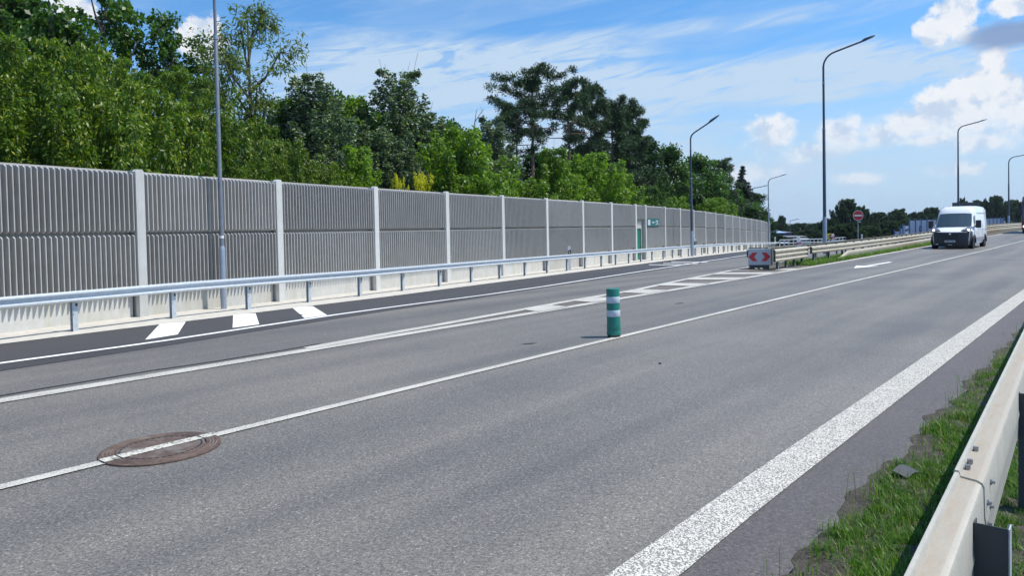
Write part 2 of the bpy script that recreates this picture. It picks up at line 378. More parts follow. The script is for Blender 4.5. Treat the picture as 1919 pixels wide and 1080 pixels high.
M['glass'] = mat('dark_car_glass', (0.05, 0.075, 0.09), 0.06, spec=0.9, coat=0.6)
M['chrome'] = mat('silver_trim', (0.6, 0.6, 0.62), 0.25, metal=0.9)
M['headlamp'] = mat('headlamp_lens', (0.28, 0.30, 0.34), 0.12, metal=0.5, coat=1.0)
M['tyre'] = mat('tyre_rubber', (0.02, 0.02, 0.021), 0.8)
M['maroon'] = mat('maroon_truck_paint', (0.10, 0.018, 0.022), 0.35, coat=0.5)
M['blue'] = mat('blue_barrier_sheet', (0.022, 0.065, 0.17), 0.3, var=0.12, vscale=0.6)
M['bluepost'] = mat('blue_barrier_post', (0.045, 0.11, 0.25), 0.5)
M['roofblue'] = mat('blue_hall_roof', (0.28, 0.40, 0.60), 0.5)
M['wallblue'] = mat('blue_hall_wall', (0.06, 0.09, 0.16), 0.7, var=0.2, vscale=0.3)
M['wallgrey'] = mat('grey_building_wall', (0.16, 0.18, 0.20), 0.8, var=0.15, vscale=0.4)
M['wallwhite'] = mat('white_building_wall', (0.40, 0.43, 0.45), 0.8, var=0.1, vscale=0.3)
M['window'] = mat('window_glass', (0.03, 0.04, 0.06), 0.15, spec=0.8)
def groundmat():
    m = bpy.data.materials.new('verge_soil'); m.use_nodes = True; t = NT(m.node_tree); b = t.n['Principled BSDF']
    cc = t.node('ShaderNodeTexCoord').outputs['Object']
    n = t.noise(cc, 9, 10, 0.78); n2 = t.noise(cc, 0.8, 5, 0.6); n3 = t.noise(cc, 90, 5, 0.75)
    a = t.mix(t.maprange(n, 0.35, 0.65), (0.065, 0.055, 0.042), (0.20, 0.175, 0.14))
    a = t.mix(t.maprange(n2, 0.52, 0.7, 0, .5), a, (0.06, 0.075, 0.028)); a = t.mix(t.maprange(n3, 0.42, 0.62, 0, 0.75), a, (0.035, 0.03, 0.024)); a = t.mix(t.maprange(t.noise(cc, 170, 2, .5), 0.62, 0.72), a, (0.34, 0.32, 0.28))
    t.l.new(a, b.inputs['Base Color']); b.inputs['Roughness'].default_value = 0.95
    bp = t.node('ShaderNodeBump', {'Height': t.math('ADD', n, t.math('MULTIPLY', n3, .4)), 'Strength': 1.0, 'Distance': 0.05}); t.l.new(bp.outputs[0], b.inputs['Normal'])
    return m
M['soil'] = groundmat()
M['grass'] = leafmat('grass_blades', (0.045, 0.12, 0.012), (0.12, 0.26, 0.03), (0.30, 0.27, 0.10), 0.35)
M['hill'] = mat('far_hill_woods', (0.055, 0.085, 0.06), 0.95, var=0.35, vscale=0.02)
L_ = {}
L_['elder'] = leafmat('leaf_box_elder', (0.045, 0.105, 0.011), (0.165, 0.260, 0.020), (0.30, 0.33, 0.035), 0.36)
L_['maple'] = leafmat('leaf_maple', (0.030, 0.080, 0.014), (0.075, 0.165, 0.024), (0.12, 0.22, 0.03), 0.34)
L_['light'] = leafmat('leaf_light_green', (0.070, 0.145, 0.015), (0.175, 0.295, 0.024), (0.24, 0.34, 0.04), 0.42)
L_['ash'] = leafmat('leaf_ash', (0.07, 0.11, 0.025), (0.14, 0.19, 0.045), (0.22, 0.26, 0.09), 0.4)
L_['aspen'] = leafmat('leaf_aspen', (0.055, 0.095, 0.045), (0.130, 0.195, 0.105), (0.42, 0.47, 0.40), 0.32, 0.4, 0.6)
L_['pine'] = leafmat('needle_pine', (0.022, 0.050, 0.024), (0.055, 0.108, 0.042), None, 0.15, 0.5)
L_['spruce'] = leafmat('needle_spruce', (0.012, 0.024, 0.020), (0.022, 0.040, 0.032), None, 0.1, 0.6)
L_['dark'] = leafmat('leaf_dark', (0.016, 0.042, 0.016), (0.036, 0.086, 0.026), (0.06, 0.12, 0.03), 0.25, 0.75, 0.15)
L_['far'] = leafmat('leaf_far', (0.024, 0.046, 0.024), (0.050, 0.088, 0.036), None, 0.2, 0.8, 0.1)
L_['yellow'] = leafmat('leaf_yellow', (0.50, 0.45, 0.02), (0.75, 0.68, 0.03), (0.20, 0.30, 0.03), 0.35)

# ------------------------------------------------------------------ ground, roads, markings
def grid(name, mat_, ss_, ts_, dz=0.0, noise=0.0):
    """sheet over curves: ss_ list of s, ts_ function s->(t_low,t_high) or list of t."""
    vs = []; fs = []; nt = None
    for s in ss_:
        tt = ts_(s); nt = len(tt)
        for t in tt:
            P = ST(s, t, dz)
            if noise: P[2] += noise * (rng.random() - .5)
            vs.append(P)
    for i in range(len(ss_) - 1):
        for k in range(nt - 1): fs.append((i * nt + k, (i + 1) * nt + k, (i + 1) * nt + k + 1, i * nt + k + 1))
    mb = MB(); mb.add(vs, fs); return mb.build(name, mat_)
def steps(a, b, d0=0.7, g=1.035):
    r = [a]; d = d0
    while r[-1] < b: r.append(min(b, r[-1] + d)); d *= g
    return r
# ground sheet
gx = sorted(set([round(v, 3) for v in np.concatenate([np.arange(-40, 80, 1.0), np.arange(-400, -40, 30), np.arange(80, 500, 8), np.geomspace(500, 4000, 12), -np.geomspace(430, 3000, 6)])]))
gy = sorted(set([round(v, 3) for v in np.concatenate([np.arange(-10, 120, 1.0), np.arange(-200, -10, 30), np.arange(120, 700, 8), np.geomspace(700, 5000, 14)])]))
vs = []; fs = []
for y in gy:
    for x in gx: vs.append((x, y, float(zg(x, y)) - 0.03))
nx = len(gx)
for j in range(len(gy) - 1):
    for i in range(nx - 1): fs.append((j * nx + i, j * nx + i + 1, (j + 1) * nx + i + 1, (j + 1) * nx + i))
mb = MB(); mb.add(vs, fs); tag(mb.build('ground', M['soil'], smooth=True), 'bare soil and rough grass beside the carriageways', kind='structure')

WALL = np.array([[-17.1, -2.4], [-15.3, 1.1], [-13.5, 4.7], [-11.6, 8.23], [-9.8, 11.8], [-8.0, 15.37], [-6.2, 18.94], [-4.33, 22.49], [-2.43, 26.01], [-.47, 29.48], [1.5, 32.97], [3.48, 36.44], [5.42, 39.94], [7.36, 43.42], [8.2, 44.76], [10.15, 48.27], [12, 51.83], [13.86, 55.36], [15.71, 58.91], [17.55, 62.47], [19.38, 66.02], [21.2, 69.59], [23, 73.16], [24.8, 76.74], [26.6, 80.31], [28.38, 83.9], [30.12, 87.5], [31.8, 91.12], [33.4, 94.8], [35.0, 98.5], [36.5, 102.2]])
TOPZ_Y = [0, 15.4, 40, 44, 52, 60, 70, 80, 91, 103]; TOPZ = [3.14, 3.14, 3.12, 3.10, 3.03, 2.90, 2.69, 2.44, 2.2, 1.9]
def wall_off(d, y0=-2.4, y1=100, n=120):
    """path parallel to the wall, d metres towards the road; d may be a function of y."""
    seg = np.linalg.norm(np.diff(WALL, axis=0), axis=1); cum = np.concatenate([[0], np.cumsum(seg)])
    ys = np.linspace(max(y0, WALL[0][1]), min(y1, WALL[-1][1]), n); out = []
    for y in ys:
        k = np.interp(y, WALL[:, 1], cum)
        a = np.array([np.interp(k - 3, cum, WALL[:, i]) for i in (0, 1)]); b = np.array([np.interp(k + 3, cum, WALL[:, i]) for i in (0, 1)])
        dd = (b - a) / np.linalg.norm(b - a); nn = np.array([dd[1], -dd[0]])
        p = np.array([np.interp(k, cum, WALL[:, i]) for i in (0, 1)])
        D = d(y) if callable(d) else d
        out.append((p + nn * D, nn))
    return out
def wfun(pts):
    a = [p[0] for p in pts]; b = [p[1] for p in pts]
    return lambda y: float(np.interp(y, a, b))
f_dk = wfun([(0, 1.2), (11.8, 1.3), (14, 1.6), (15.6, 1.92), (26, 2.05), (100, 2.1)])     # kerb line
f_dki = wfun([(0, 3.6), (9.5, 3.72), (12.85, 4.17), (20.3, 4.85), (36, 4.9), (100, 4.9)])  # inner edge of the new asphalt
f_l3 = wfun([(0, 3.0), (10.1, 3.07), (13.2, 3.72), (21, 4.45), (25, 4.6), (36, 4.6), (100, 4.6)])
def strip2(name, mat_, fa, fb, dz, y0=-2, y1=98, n=150):
    A = wall_off(fa, y0, y1, n); B = wall_off(fb, y0, y1, n); mb = MB(); vs = []
    for (a, _), (b, _) in zip(A, B):
        for k in range(4):
            p = a + (b - a) * k / 3; vs.append((p[0], p[1], float(zg(*p)) + dz))
    fs = [(i * 4 + k, (i + 1) * 4 + k, (i + 1) * 4 + k + 1, i * 4 + k + 1) for i in range(n - 1) for k in range(3)]
    mb.add(vs, fs); return mb.build(name, mat_)
# road: one old asphalt sheet from the right verge to the kerb of the left carriageway
def road_edges(s):
    tl = float(np.interp(s, [-15, 6, 15, 25, 50, 75, 90, 110, 160, 400], [12.2, 12.9, 14.2, 16.5, 22, 28, 32, 37, 46, 90]))
    tr = float(np.interp(s, [-15, 3, 6, 12, 20, 40, 80, 160, 250, 400], [1.25, 1.22, 1.15, 1.04, 0.9, 0.6, -.1, -8, -25, -60]))
    return [tr + (tl - tr) * k / 30 for k in range(31)]
tag(grid('road', M['asphalt'], steps(-14, 380, 1.0, 1.02), road_edges, 0.0), 'grey worn asphalt carriageways', kind='structure')
tr_f = lambda s: road_edges(s)[0]
wi_o = wfun([(-15, 1.62), (3, 1.60), (4.3, 1.60), (10, 1.50), (18.3, 1.37), (40, 1.0), (66, .6), (90, -.3), (120, -2.2), (160, -6), (250, -16)])
wi_i = wfun([(-15, 1.88), (3, 1.88), (5, 1.87), (11.8, 1.76), (21.4, 1.60), (40, 1.25), (66, .85), (90, -.05), (120, -1.95), (160, -5.7), (250, -15.7)])
tag(grid('road_shoulder', M['shoulder'], steps(-10, 120, 0.5, 1.02), lambda s: [tr_f(s) + 0.03 * math.sin(s * 5.3) * (0.5 + 0.5 * math.sin(s * 1.9)) - .02, wi_o(s) + .02], 0.004), 'brownish asphalt shoulder beside the wide line', kind='structure')
strip2('hard_shoulder', M['newasphalt'], f_dk, f_dki, 0.006); tag(bpy.data.objects['hard_shoulder'], 'new black asphalt shoulder', kind='structure')
strip2('kerb_strip', M['kerb'], -0.5, f_dk, 0.012); tag(bpy.data.objects['kerb_strip'], 'pale concrete strip below the noise wall', kind='structure')

def mark(name, mb, m, label): return tag(mb.build(name, m), label, kind='structure')
def line_st(mb, f, wdt, s0, s1, dz=0.010, step=1.0):
    S = steps(s0, s1, step, 1.01); vs = []
    for s in S:
        for k in (-.5, .5): vs.append(ST(s, f(s) + wdt * k, dz))
    mb.add(vs, [(i * 2, i * 2 + 2, i * 2 + 3, i * 2 + 1) for i in range(len(S) - 1)])
f_lane = wfun([(-15, 5.83), (8, 5.85), (15, 5.82), (21, 5.76), (32.6, 5.58), (44, 5.33), (66, 4.95), (90, 4.3), (120, 2.6), (160, -1), (250, -11)])
f_l2 = wfun([(-15, 8.98), (28, 9.0), (36, 9.06), (50, 9.22), (62, 9.05), (77, 8.65), (93, 8.3), (105, 7.85), (125, 6.9), (160, 4), (250, -6)])
mb = MB(); line_st(mb, f_lane, 0.12, -12, 200); mark('lane_line', mb, M['paint'], 'narrow white line between the lanes')
mb = MB(); line_st(mb, lambda s: f_l2(s), 0.24, -12, 200); 
# the other border of the painted gore, from where it leaves the lane edge
gl = [(560, 659.5), (700, 633), (840, 607.5), (960, 585), (1080, 563), (1188, 545), (1284, 524.4), (1355, 510.8), (1413, 499.4), (1440, 494.5)]
glp = [G(*q) for q in gl]; glp[0] = ST(6.2, 9.12); glp[1] = ST(7.6, 9.24); glp[2] = ST(9.2, 9.33)
glt = [(p[:2] @ U, p[:2] @ N) for p in glp]; f_gl = wfun(sorted(glt))
line_st(mb, f_gl, 0.22, 6.2, glt[-1][0], 0.014)
mark('edge_line', mb, M['paint'], 'white lines bordering the painted gore')
tag(grid('gore', asphalt('gore_asphalt', (0.125, 0.112, 0.098), (0.18, 0.155, 0.13), 0.6), steps(8, 33, .8, 1.0), lambda s: [f_l2(s) + (f_gl(s) - f_l2(s)) * k / 4 for k in range(5)], 0.005), 'brownish asphalt of the painted gore', kind='structure')
mb = MB()
for yy in (15.35, 17.0, 18.9, 20.9, 23.0, 25.2, 27.2):
    for s0 in (0,):
        def xt(y, f):                                   # x on a border line at depth y
            lo, hi = -5.0, 25.0
            for _ in range(40):
                m_ = (lo + hi) / 2; s = m_ * U[0] + y * U[1]; t = m_ * N[0] + y * N[1]
                if t > f(s): lo = m_
                else: hi = m_
            return m_
        h = 0.42; a0 = xt(yy + .25 - h, f_gl); a1 = xt(yy + .25 + h, f_gl); b0 = xt(yy - .25 - h, f_l2); b1 = xt(yy - .25 + h, f_l2)
        if yy > 27: b0 = min(b0, a0 + 2.2); b1 = min(b1, a1 + 2.2)
        n = 5; vs = []
        for k in range(n + 1):
            q = k / n; 
            for (x, y) in ((a0 + (b0 - a0) * q, yy + .25 - h - .5 * q), (a1 + (b1 - a1) * q, yy + .25 + h - .5 * q)): vs.append((x, y, float(zg(x, y)) + 0.018))
        mb.add(vs, [(i * 2, i * 2 + 2, i * 2 + 3, i * 2 + 1) for i in range(n)])
mark('hatch_marking', mb, M['paint'], 'white hatching bars inside the painted gore')
mb = MB()
S = steps(-10, 200, 0.5, 1.01); vs = []
for s in S: vs += [ST(s, wi_o(s), .011), ST(s, wi_i(s), .011)]
mb.add(vs, [(i * 2, i * 2 + 2, i * 2 + 3, i * 2 + 1) for i in range(len(S) - 1)]); mark('wide_edge_line', mb, M['ribpaint'], 'wide worn white edge line')
strip2('shoulder_line', M['paintnew'], lambda y: f_l3(y) - .07, lambda y: f_l3(y) + .07, 0.012); tag(bpy.data.objects['shoulder_line'], 'bright white line on the new asphalt', kind='structure')
mb = MB()
for q in ([(300, 608.5), (348, 604.5), (333, 628.5), (272, 638.5)], [(437, 591.5), (479, 588.5), (486, 609.5), (436, 616)], [(548, 578), (586, 575), (613, 592), (571, 598)],
          [(1258, 490.9), (1326, 491.7), (1326, 492.4), (1258, 491.6)], [(1243, 493.9), (1307, 494.5), (1307, 495.2), (1243, 494.6)], [(1216, 496.5), (1278, 497.2), (1278, 497.9), (1216, 497.2)]):
    A = [G(*p) for p in q]; mb.add([(p[0], p[1], float(zg(p[0], p[1])) + .013) for p in A], [(0, 1, 2, 3)])
mark('shoulder_blocks', mb, M['paintnew'], 'white painted blocks on the black shoulder')
# lane arrow pointing towards the viewer
a, b = G(1669, 491.2)[:2], G(1600, 503.4)[:2]; d = (b - a); Ln = np.linalg.norm(d); d /= Ln; e = np.array([-d[1], d[0]])
mb = MB(); pts = [(0, .09), (Ln - 1.6, .09), (Ln - 1.75, .42), (Ln, 0), (Ln - 1.75, -.42), (Ln - 1.6, -.09), (0, -.09)]
mb.add([(*(a + d * p + e * q), 0.011) for p, q in pts], [(0, 1, 5, 6), (1, 2, 3), (1, 3, 5), (3, 4, 5)]); mark('arrow_marking', mb, M['paintnew'], 'white lane arrow painted on the road')
# sealed joint above the left edge line and small dark marks
mb = MB(); line_st(mb, lambda s: 9.32 + .03 * math.sin(s * 2.1) + .015 * math.sin(s * 5), 0.05, -8, 6.6, .008, .3)
mb2 = mb
for (x0, y0, x1, y1, wd) in ((1264, 570.3, 1282, 567.8, .05), (975, 646.5, 1008, 643.5, .05)):
    a, b = G(x0, y0), G(x1, y1); d = b - a; e = np.array([-d[1], d[0], 0]); e = e / np.linalg.norm(e) * wd
    mb2.add([a + [0, 0, .007], (a + b) / 2 - e + [0, 0, .007], b + [0, 0, .007], (a + b) / 2 + e + [0, 0, .007]], [(0, 1, 2, 3)])
mark('joint_and_marks', mb, M['seal_and_marks'], 'thin dark sealed joint and small dark marks on the asphalt')

# ------------------------------------------------------------------ noise wall
wallroot = empty('noise_wall', (*WALL[5], 0), 0, 'long concrete noise wall of grey ribbed panels between pale posts', 'noise wall')
Wi = wallroot.matrix_world
def panel_mb(L, z0, z1, pitch=0.108):
    """ribbed panel along +x, ribs point to -y, local origin at its left bottom."""
    n = max(4, round(L / pitch)); p = L / n; mb = MB(); D = 0.14; prof = []
    for k in range(n):
        x = k * p; prof += [(x + p * .02, 0.0), (x + p * .54, 0.0), (x + p * .64, -D + .012), (x + p * .68, -D), (x + p * .86, -D), (x + p * .91, -D + .012)]
    prof.append((L, 0.0)); zs = [z0, z0 + .04, z1 - .04, z1]; m = len(prof)
    vs = []
    for zi, z in enumerate(zs):
        k = .55 if zi in (0, 3) else 1
        for x, y in prof: vs.append((x, y * k, z))
    fs = [(j * m + i, j * m + i + 1, (j + 1) * m + i + 1, (j + 1) * m + i) for j in range(3) for i in range(m - 1)]
    mb.add(vs, fs)
    # body slab behind with its top and bottom
    mb.box(0, 0.0, z0, L, .14, z1).box(.002, .05, z1, L - .002, .12, z1 + .0445)
    # top and bottom closures of the ribs
    for zi in (0, 3):
        o = [(x, y * .55, zs[zi]) for x, y in prof]; q = [(x, 0.001, zs[zi]) for x, y in prof]
        mb.add(o + q, [(i, i + 1, i + 1 + m, i + m) for i in range(m - 1)])
    return mb
def reuse(o, name, mtx, parent):
    c = o.copy(); COL.objects.link(c); c.name = name; c.parent = parent; c.matrix_basis = mtx; return c
origin = Vector((*WALL[5], 0))
cache = {}
for i in range(len(WALL) - 1):
    a = Vector((*WALL[i], 0)); b = Vector((*WALL[i + 1], 0)); d = (b - a); L = d.length; ang = math.atan2(d.y, d.x)
    ztop = float(np.interp((a.y + b.y) / 2, TOPZ_Y, TOPZ)) - 0.075
    base = Matrix.Translation(a - origin) @ Matrix.Rotation(ang, 4, 'Z')
    H1 = 1.26; isdoor = abs(L - 1.6) < .1
    zt0 = ztop - H1; zm = zt0 - .045; zb0 = zm - H1
    if i == 0 or i == 13 or isdoor or True:
        off = Matrix.Translation((0.12, .0, 0))
        if isdoor:
            p1 = panel_mb(L - .24, 0, .85).build('upper_panel', M['ribs'], wallroot); p1.matrix_basis = base @ off @ Matrix.Translation((0, 0, ztop - .85))
            slab = MB(); zt = ztop - .87; x0, x1 = .12, L - .12; dl, dr, dt = .26, 1.22, 1.60
            slab.box(x0, .06, -.6, dl, .18, zt).box(dr, .06, -.6, x1, .18, zt).box(dl, .06, dt, dr, .18, zt).box(dl, .06, -.6, dr, .18, -.40)
            slab.build('door_surround', M['concrete'], wallroot).matrix_basis = base
            dp = MB(); dp.box(dl, .085, -.40, dr, .17, dt); dd = dp.build('door', M['door'], wallroot); dd.matrix_basis = base
            tag(dd, 'green steel escape door in the noise wall')
            fr = MB(); fr.box(dl - .04, .045, -.40, dl, .075, dt).box(dr, .045, -.40, dr + .04, .075, dt).box(dl - .04, .045, dt, dr + .04, .075, dt + .04)
            fr.build('door_frame', M['door'], dd)
            hd = MB(); hd.tube([(dl + .1, .085, .65), (dl + .1, .045, .65), (dl + .22, .045, .65)], .012); hd.build('handle', M['bolt'], dd)
        else:
            if 'u' not in cache:
                cache['u'] = panel_mb(3.76, 0, H1).build('upper_panel', M['ribs'], wallroot); cache['l'] = cache['u'].copy(); COL.objects.link(cache['l']); cache['l'].name = 'lower_panel'
                pl = MB(); pl.box(0, 0, -3.2, 3.76, .14, 0); cache['p'] = pl.build('plinth', M['concrete'], wallroot); u, l, p = cache['u'], cache['l'], cache['p']; l.parent = wallroot
            else:
                u, l, p = [cache[k].copy() for k in 'ulp']
                for o in (u, l, p): COL.objects.link(o); o.parent = wallroot
            sx = Matrix.Diagonal(((L - .24) / 3.76, 1, 1, 1))
            u.matrix_basis = base @ off @ Matrix.Translation((0, 0, zt0)) @ sx
            l.matrix_basis = base @ off @ Matrix.Translation((0, 0, zb0)) @ sx
            p.matrix_basis = base @ Matrix.Translation((.12, .03, zb0 - .003)) @ sx
    # post
    if 'post' not in cache:
        pb = MB(); h = 5.2
        pb.prism([(-.10, 0), (-.10, h - .05), (-.06, h), (.06, h), (.10, h - .05), (.10, 0)], -.17, -.055)
        pb.box(-.055, -.055, 0, .055, .16, h - .02)
        pb.prism([(-.14, 0), (-.14, h - .07), (-.10, h - .02), (.10, h - .02), (.14, h - .07), (.14, 0)], .16, .27)
        cache['post'] = pb.build('post', M['post'], wallroot); o = cache['post']
    else:
        o = cache['post'].copy(); COL.objects.link(o); o.parent = wallroot
    zp = float(np.interp(a.y, TOPZ_Y, TOPZ))
    o.matrix_basis = Matrix.Translation((a.x - origin.x, a.y - origin.y, zp - 5.2)) @ Matrix.Rotation(ang, 4, 'Z')
o = cache['post'].copy(); COL.objects.link(o); o.parent = wallroot
o.matrix_basis = Matrix.Translation((WALL[-1][0] - origin.x, WALL[-1][1] - origin.y, 1.9 - 5.2)) @ Matrix.Rotation(ang, 4, 'Z')
# escape route sign on the wall, just right of the door
a = Vector((*WALL[14], 0)); d = Vector((*WALL[15], 0)) - a; ang = math.atan2(d.y, d.x)
sg = empty('escape_sign', a + Vector((0, 0, 1.76)), ang, 'small green escape sign with arrow and running figure beside the green door', 'sign')
sg.scale = (1.95, 1, .78)
s0, s1 = .1, 1.35
mb = MB(); mb.box(s0, -.165, 0, s1, -.145, .60); mb.build('sign_plate', M['signgreen'], sg)
mb = MB(); mb.box(s0 + .08, -.172, .08, s0 + .32, -.168, .52); mb.build('door_symbol', M['reflect'], sg)
mb = MB(); mb.box(s0 + .62, -.172, .27, s0 + .78, -.168, .33).prism([(s0 + .48, .30), (s0 + .62, .40), (s0 + .62, .20)], -.172, -.168)
mb.build('arrow_symbol', M['reflect'], sg)
X = s0 + .98; mb = MB()
mb.prism([(X + .02, .50), (X + .07, .52), (X + .09, .47), (X + .05, .44), (X, .46)], -.172, -.168)
mb.prism([(X - .04, .44), (X + .06, .42), (X + .11, .27), (X + .02, .25)], -.172, -.168).prism([(X - .04, .44), (X - .12, .38), (X - .13, .30), (X - .09, .31), (X - .05, .38)], -.172, -.168)
mb.prism([(X + .04, .27), (X - .03, .17), (X - .13, .13), (X - .12, .09), (X + .01, .13), (X + .1, .26)], -.172, -.168).prism([(X + .06, .27), (X + .11, .17), (X + .2, .08), (X + .23, .11), (X + .15, .2), (X + .12, .29)], -.172, -.168)
mb.prism([(X + .07, .42), (X + .15, .36), (X + .2, .41), (X + .18, .44), (X + .14, .41), (X + .08, .45)], -.172, -.168)
mb.build('running_figure', M['reflect'], sg)

# ------------------------------------------------------------------ guardrails
WPROF = [(0, .445), (.02, .44), (.075, .47), (.083, .50), (.083, .53), (.02, .575), (.02, .615), (.083, .66), (.083, .69), (.075, .72), (.02, .75), (0, .745)]
NEWP = [(0, .556), (.012, .553), (.070, .568), (.082, .582), (.080, .600), (.012, .632), (.008, .655), (.016, .672), (.082, .700), (.085, .722), (.074, .742), (.02, .752), (0, .748)]
def newprof(): return NEWP + [(a - .008, z) for a, z in reversed(NEWP)]
def wclosed(th=.004, k=1.0, z0=0.0):
    o = [(a * k, z + z0) for a, z in WPROF]; return o + [(a * k - th * 1.5 - .002, z + z0) for a, z in reversed(WPROF)]
def guardrail(name, path, label, group=None, mbeam=None, mpost=None, spacing=2.0, prof=None, zoff=0.0, pw=.10, posts=True, buried=.3, spacer=True, k0=.6):
    """path: list of (xy, out) ; out points to traffic."""
    root = empty(name, (path[0][0][0], path[0][0][1], float(zg(*path[0][0]))), 0, label, 'guardrail', group); o3 = np.array(root.location)
    mb = MB(); pp = [((p[0] - o3[0], p[1] - o3[1], float(zg(*p)) - o3[2] + zoff), o) for p, o in path]
    mb.sweep(pp, prof or wclosed()); mb.build('beam', mbeam or M['galv'], root, smooth=True)
    if posts:
        P = np.array([p for p, _ in path]); seg = np.linalg.norm(np.diff(P, axis=0), axis=1); cum = np.concatenate([[0], np.cumsum(seg)])
        pb = MB(); pb.box(-.05, -.10, -buried, -.045, -.02, .70).box(-.045, -.10, -buried, .05, -.095, .70).box(-.045, -.025, -buried, .05, -.02, .70)
        if spacer: pb.box(-.04, -.02, .56, .04, -.0105, .66)
        first = pb.build('post', mpost or M['galvpost'], root)
        hb = MB(); hb.box(-.045, -.019, .47, -.005, -.0165, .52); h1 = hb.build('bolt_hole', M['black'], first); 
        bb = MB(); bb.box(.025, -.019, .32, .04, -.012, .335); b1 = bb.build('bolt', M['bolt'], first)
        ks = np.arange(k0, cum[-1], spacing); cnt = 0
        for k in ks:
            x, y = np.interp(k, cum, P[:, 0]), np.interp(k, cum, P[:, 1]); j = min(max(np.searchsorted(cum, k) - 1, 0), len(seg) - 1)
            oo = path[j][1]; ang = math.atan2(oo[1], oo[0]) - math.pi / 2
            if cnt == 0: o = first
            else:
                o = first.copy(); COL.objects.link(o); o.parent = root
                if cnt < 16:
                    for ch in (h1, b1): c = ch.copy(); COL.objects.link(c); c.parent = o
            o.matrix_basis = Matrix.Translation((x - o3[0], y - o3[1], float(zg(x, y)) - o3[2])) @ Matrix.Rotation(ang, 4, 'Z'); cnt += 1
    return root
p = wall_off(wfun([(0, 1.0), (13, 1.05), (15, 1.17), (100, 1.12)]), 3.5, 97, 140)
# beyond the wall the rail bends away to the right
q = p[-1][0].copy(); dirn = (p[-1][0] - p[-3][0]); dirn /= np.linalg.norm(dirn); hd_ = math.atan2(dirn[1], dirn[0])
for k in range(10):
    hd_ -= .03; q = q + np.array([math.cos(hd_), math.sin(hd_)]) * .8; p.append((q.copy(), np.array([math.sin(hd_), -math.cos(hd_)])))
guardrail('guardrail', p, 'new silver guardrail running in front of the ribbed noise wall', prof=newprof(), k0=1.32)

# near rail beside the camera (weathered box-like beam)
def nr(s, dt=0.0): return .347 + .0262 * s + dt
path = []
for s in np.arange(-2, 60, .5):
    P = ST(s, nr(s)); path.append((P[:2], N))
NPROF = [(.022, .750), (.018, .757), (.006, .757), (.003, .750), (0, .738), (-.050, .732), (-.066, .724), (-.072, .710), (-.074, .60), (-.078, .575), (-.074, .55), (-.070, .44), (-.064, .44), (-.058, .55), (-.04, .60), (.02, .64), (.03, .66)]
nroot = guardrail('guardrail', path[:9], 'weathered cream guardrail beside the grass verge, nearest to the viewer', posts=False, mbeam=M['oldrail'], prof=[(a, z + .10 * 0) for a, z in NPROF])
z_fix = 0.10 * 0
def rail_piece(s0, s1, name, grow=0.0, lift=0.0):
    mb = MB(); pp = []
    for s in np.arange(s0, s1 + .01, .5):
        P = ST(s, nr(s)); pp.append(((P[0] - nroot.location.x, P[1] - nroot.location.y, 0.0 - nroot.location.z + lift), N))
    mb.sweep(pp, [(a * (1 + grow), z + grow * .05) for a, z in NPROF]); return mb.build(name, M['oldrail'], nroot, smooth=True)
nroot.children[0].hide_render = False
bpy.data.objects.remove(nroot.children[0])
OLD = M['oldrail']
def railmat():
    m = bpy.data.materials.new('stained_rail'); m.use_nodes = True; t = NT(m.node_tree); b = t.n['Principled BSDF']
    g = t.node('ShaderNodeNewGeometry'); cc = t.node('ShaderNodeTexCoord').outputs['Object']
    nz = t.node('ShaderNodeSeparateXYZ', {0: g.outputs['True Normal']}).outputs[2]
    rt = t.node('ShaderNodeVectorRotate', {'Vector': cc, 'Angle': AA}, rotation_type='Z_AXIS').outputs[0]
    n = t.noise(t.vm('MULTIPLY', rt, (22, 5, 5)), 1.0, 8, 0.75); n2 = t.noise(cc, 90, 3, 0.6)
    z = t.node('ShaderNodeSeparateXYZ', {0: g.outputs['Position']}).outputs[2]
    low = t.math('MULTIPLY', t.maprange(z, .752, .744), t.maprange(z, .722, .733))            # dirt lies in the sunken top channel
    c = t.mix(t.maprange(n, 0.3, 0.7), (0.38, 0.37, 0.325), (0.49, 0.465, 0.39))
    f = t.math('MULTIPLY', t.math('MULTIPLY', t.maprange(nz, 0.75, 0.97), low), t.maprange(n, 0.2, 0.75, 0.25, 0.95))
    c = t.mix(f, c, (0.27, 0.212, 0.148)); c = t.mix(t.maprange(n2, 0.5, 0.7, 0, .35), c, (0.24, 0.235, 0.21))
    t.l.new(c, b.inputs['Base Color']); b.inputs['Roughness'].default_value = 0.6; b.inputs['Metallic'].default_value = 0.1
    return m
M['oldrail'] = railmat()
rail_piece(-2, 3.5, 'beam'); rail_piece(3.12, 58, 'beam', 0.05, .004)
for k, (s, dz) in enumerate(((3.19, .64), (3.19, .56), (3.27, .60), (3.32, .68))):
    mb = MB(); P = ST(s, nr(s)) - np.array(nroot.location); o = -N
    c0 = np.array([P[0], P[1], dz - nroot.location.z]) + np.array([*o, 0]) * .074; c1 = c0 + np.array([*o, 0]) * .009; c2 = c1 + np.array([*o, 0]) * .010
    mb.tube([c0, c1, c1, c2], [.012, .012, .006, .006], 6); mb.build('bolt', M['bolt'], nroot, smooth=True)
for dz in (3.22, 3.30, 3.50):
    mb = MB(); P = ST(dz, nr(dz, -.012)) - np.array(nroot.location); mb.tube([(P[0], P[1], .735 - nroot.location.z), (P[0], P[1], .762 - nroot.location.z)], .010, 6); mb.build('bolt', M['bolt'], nroot)
pr = None
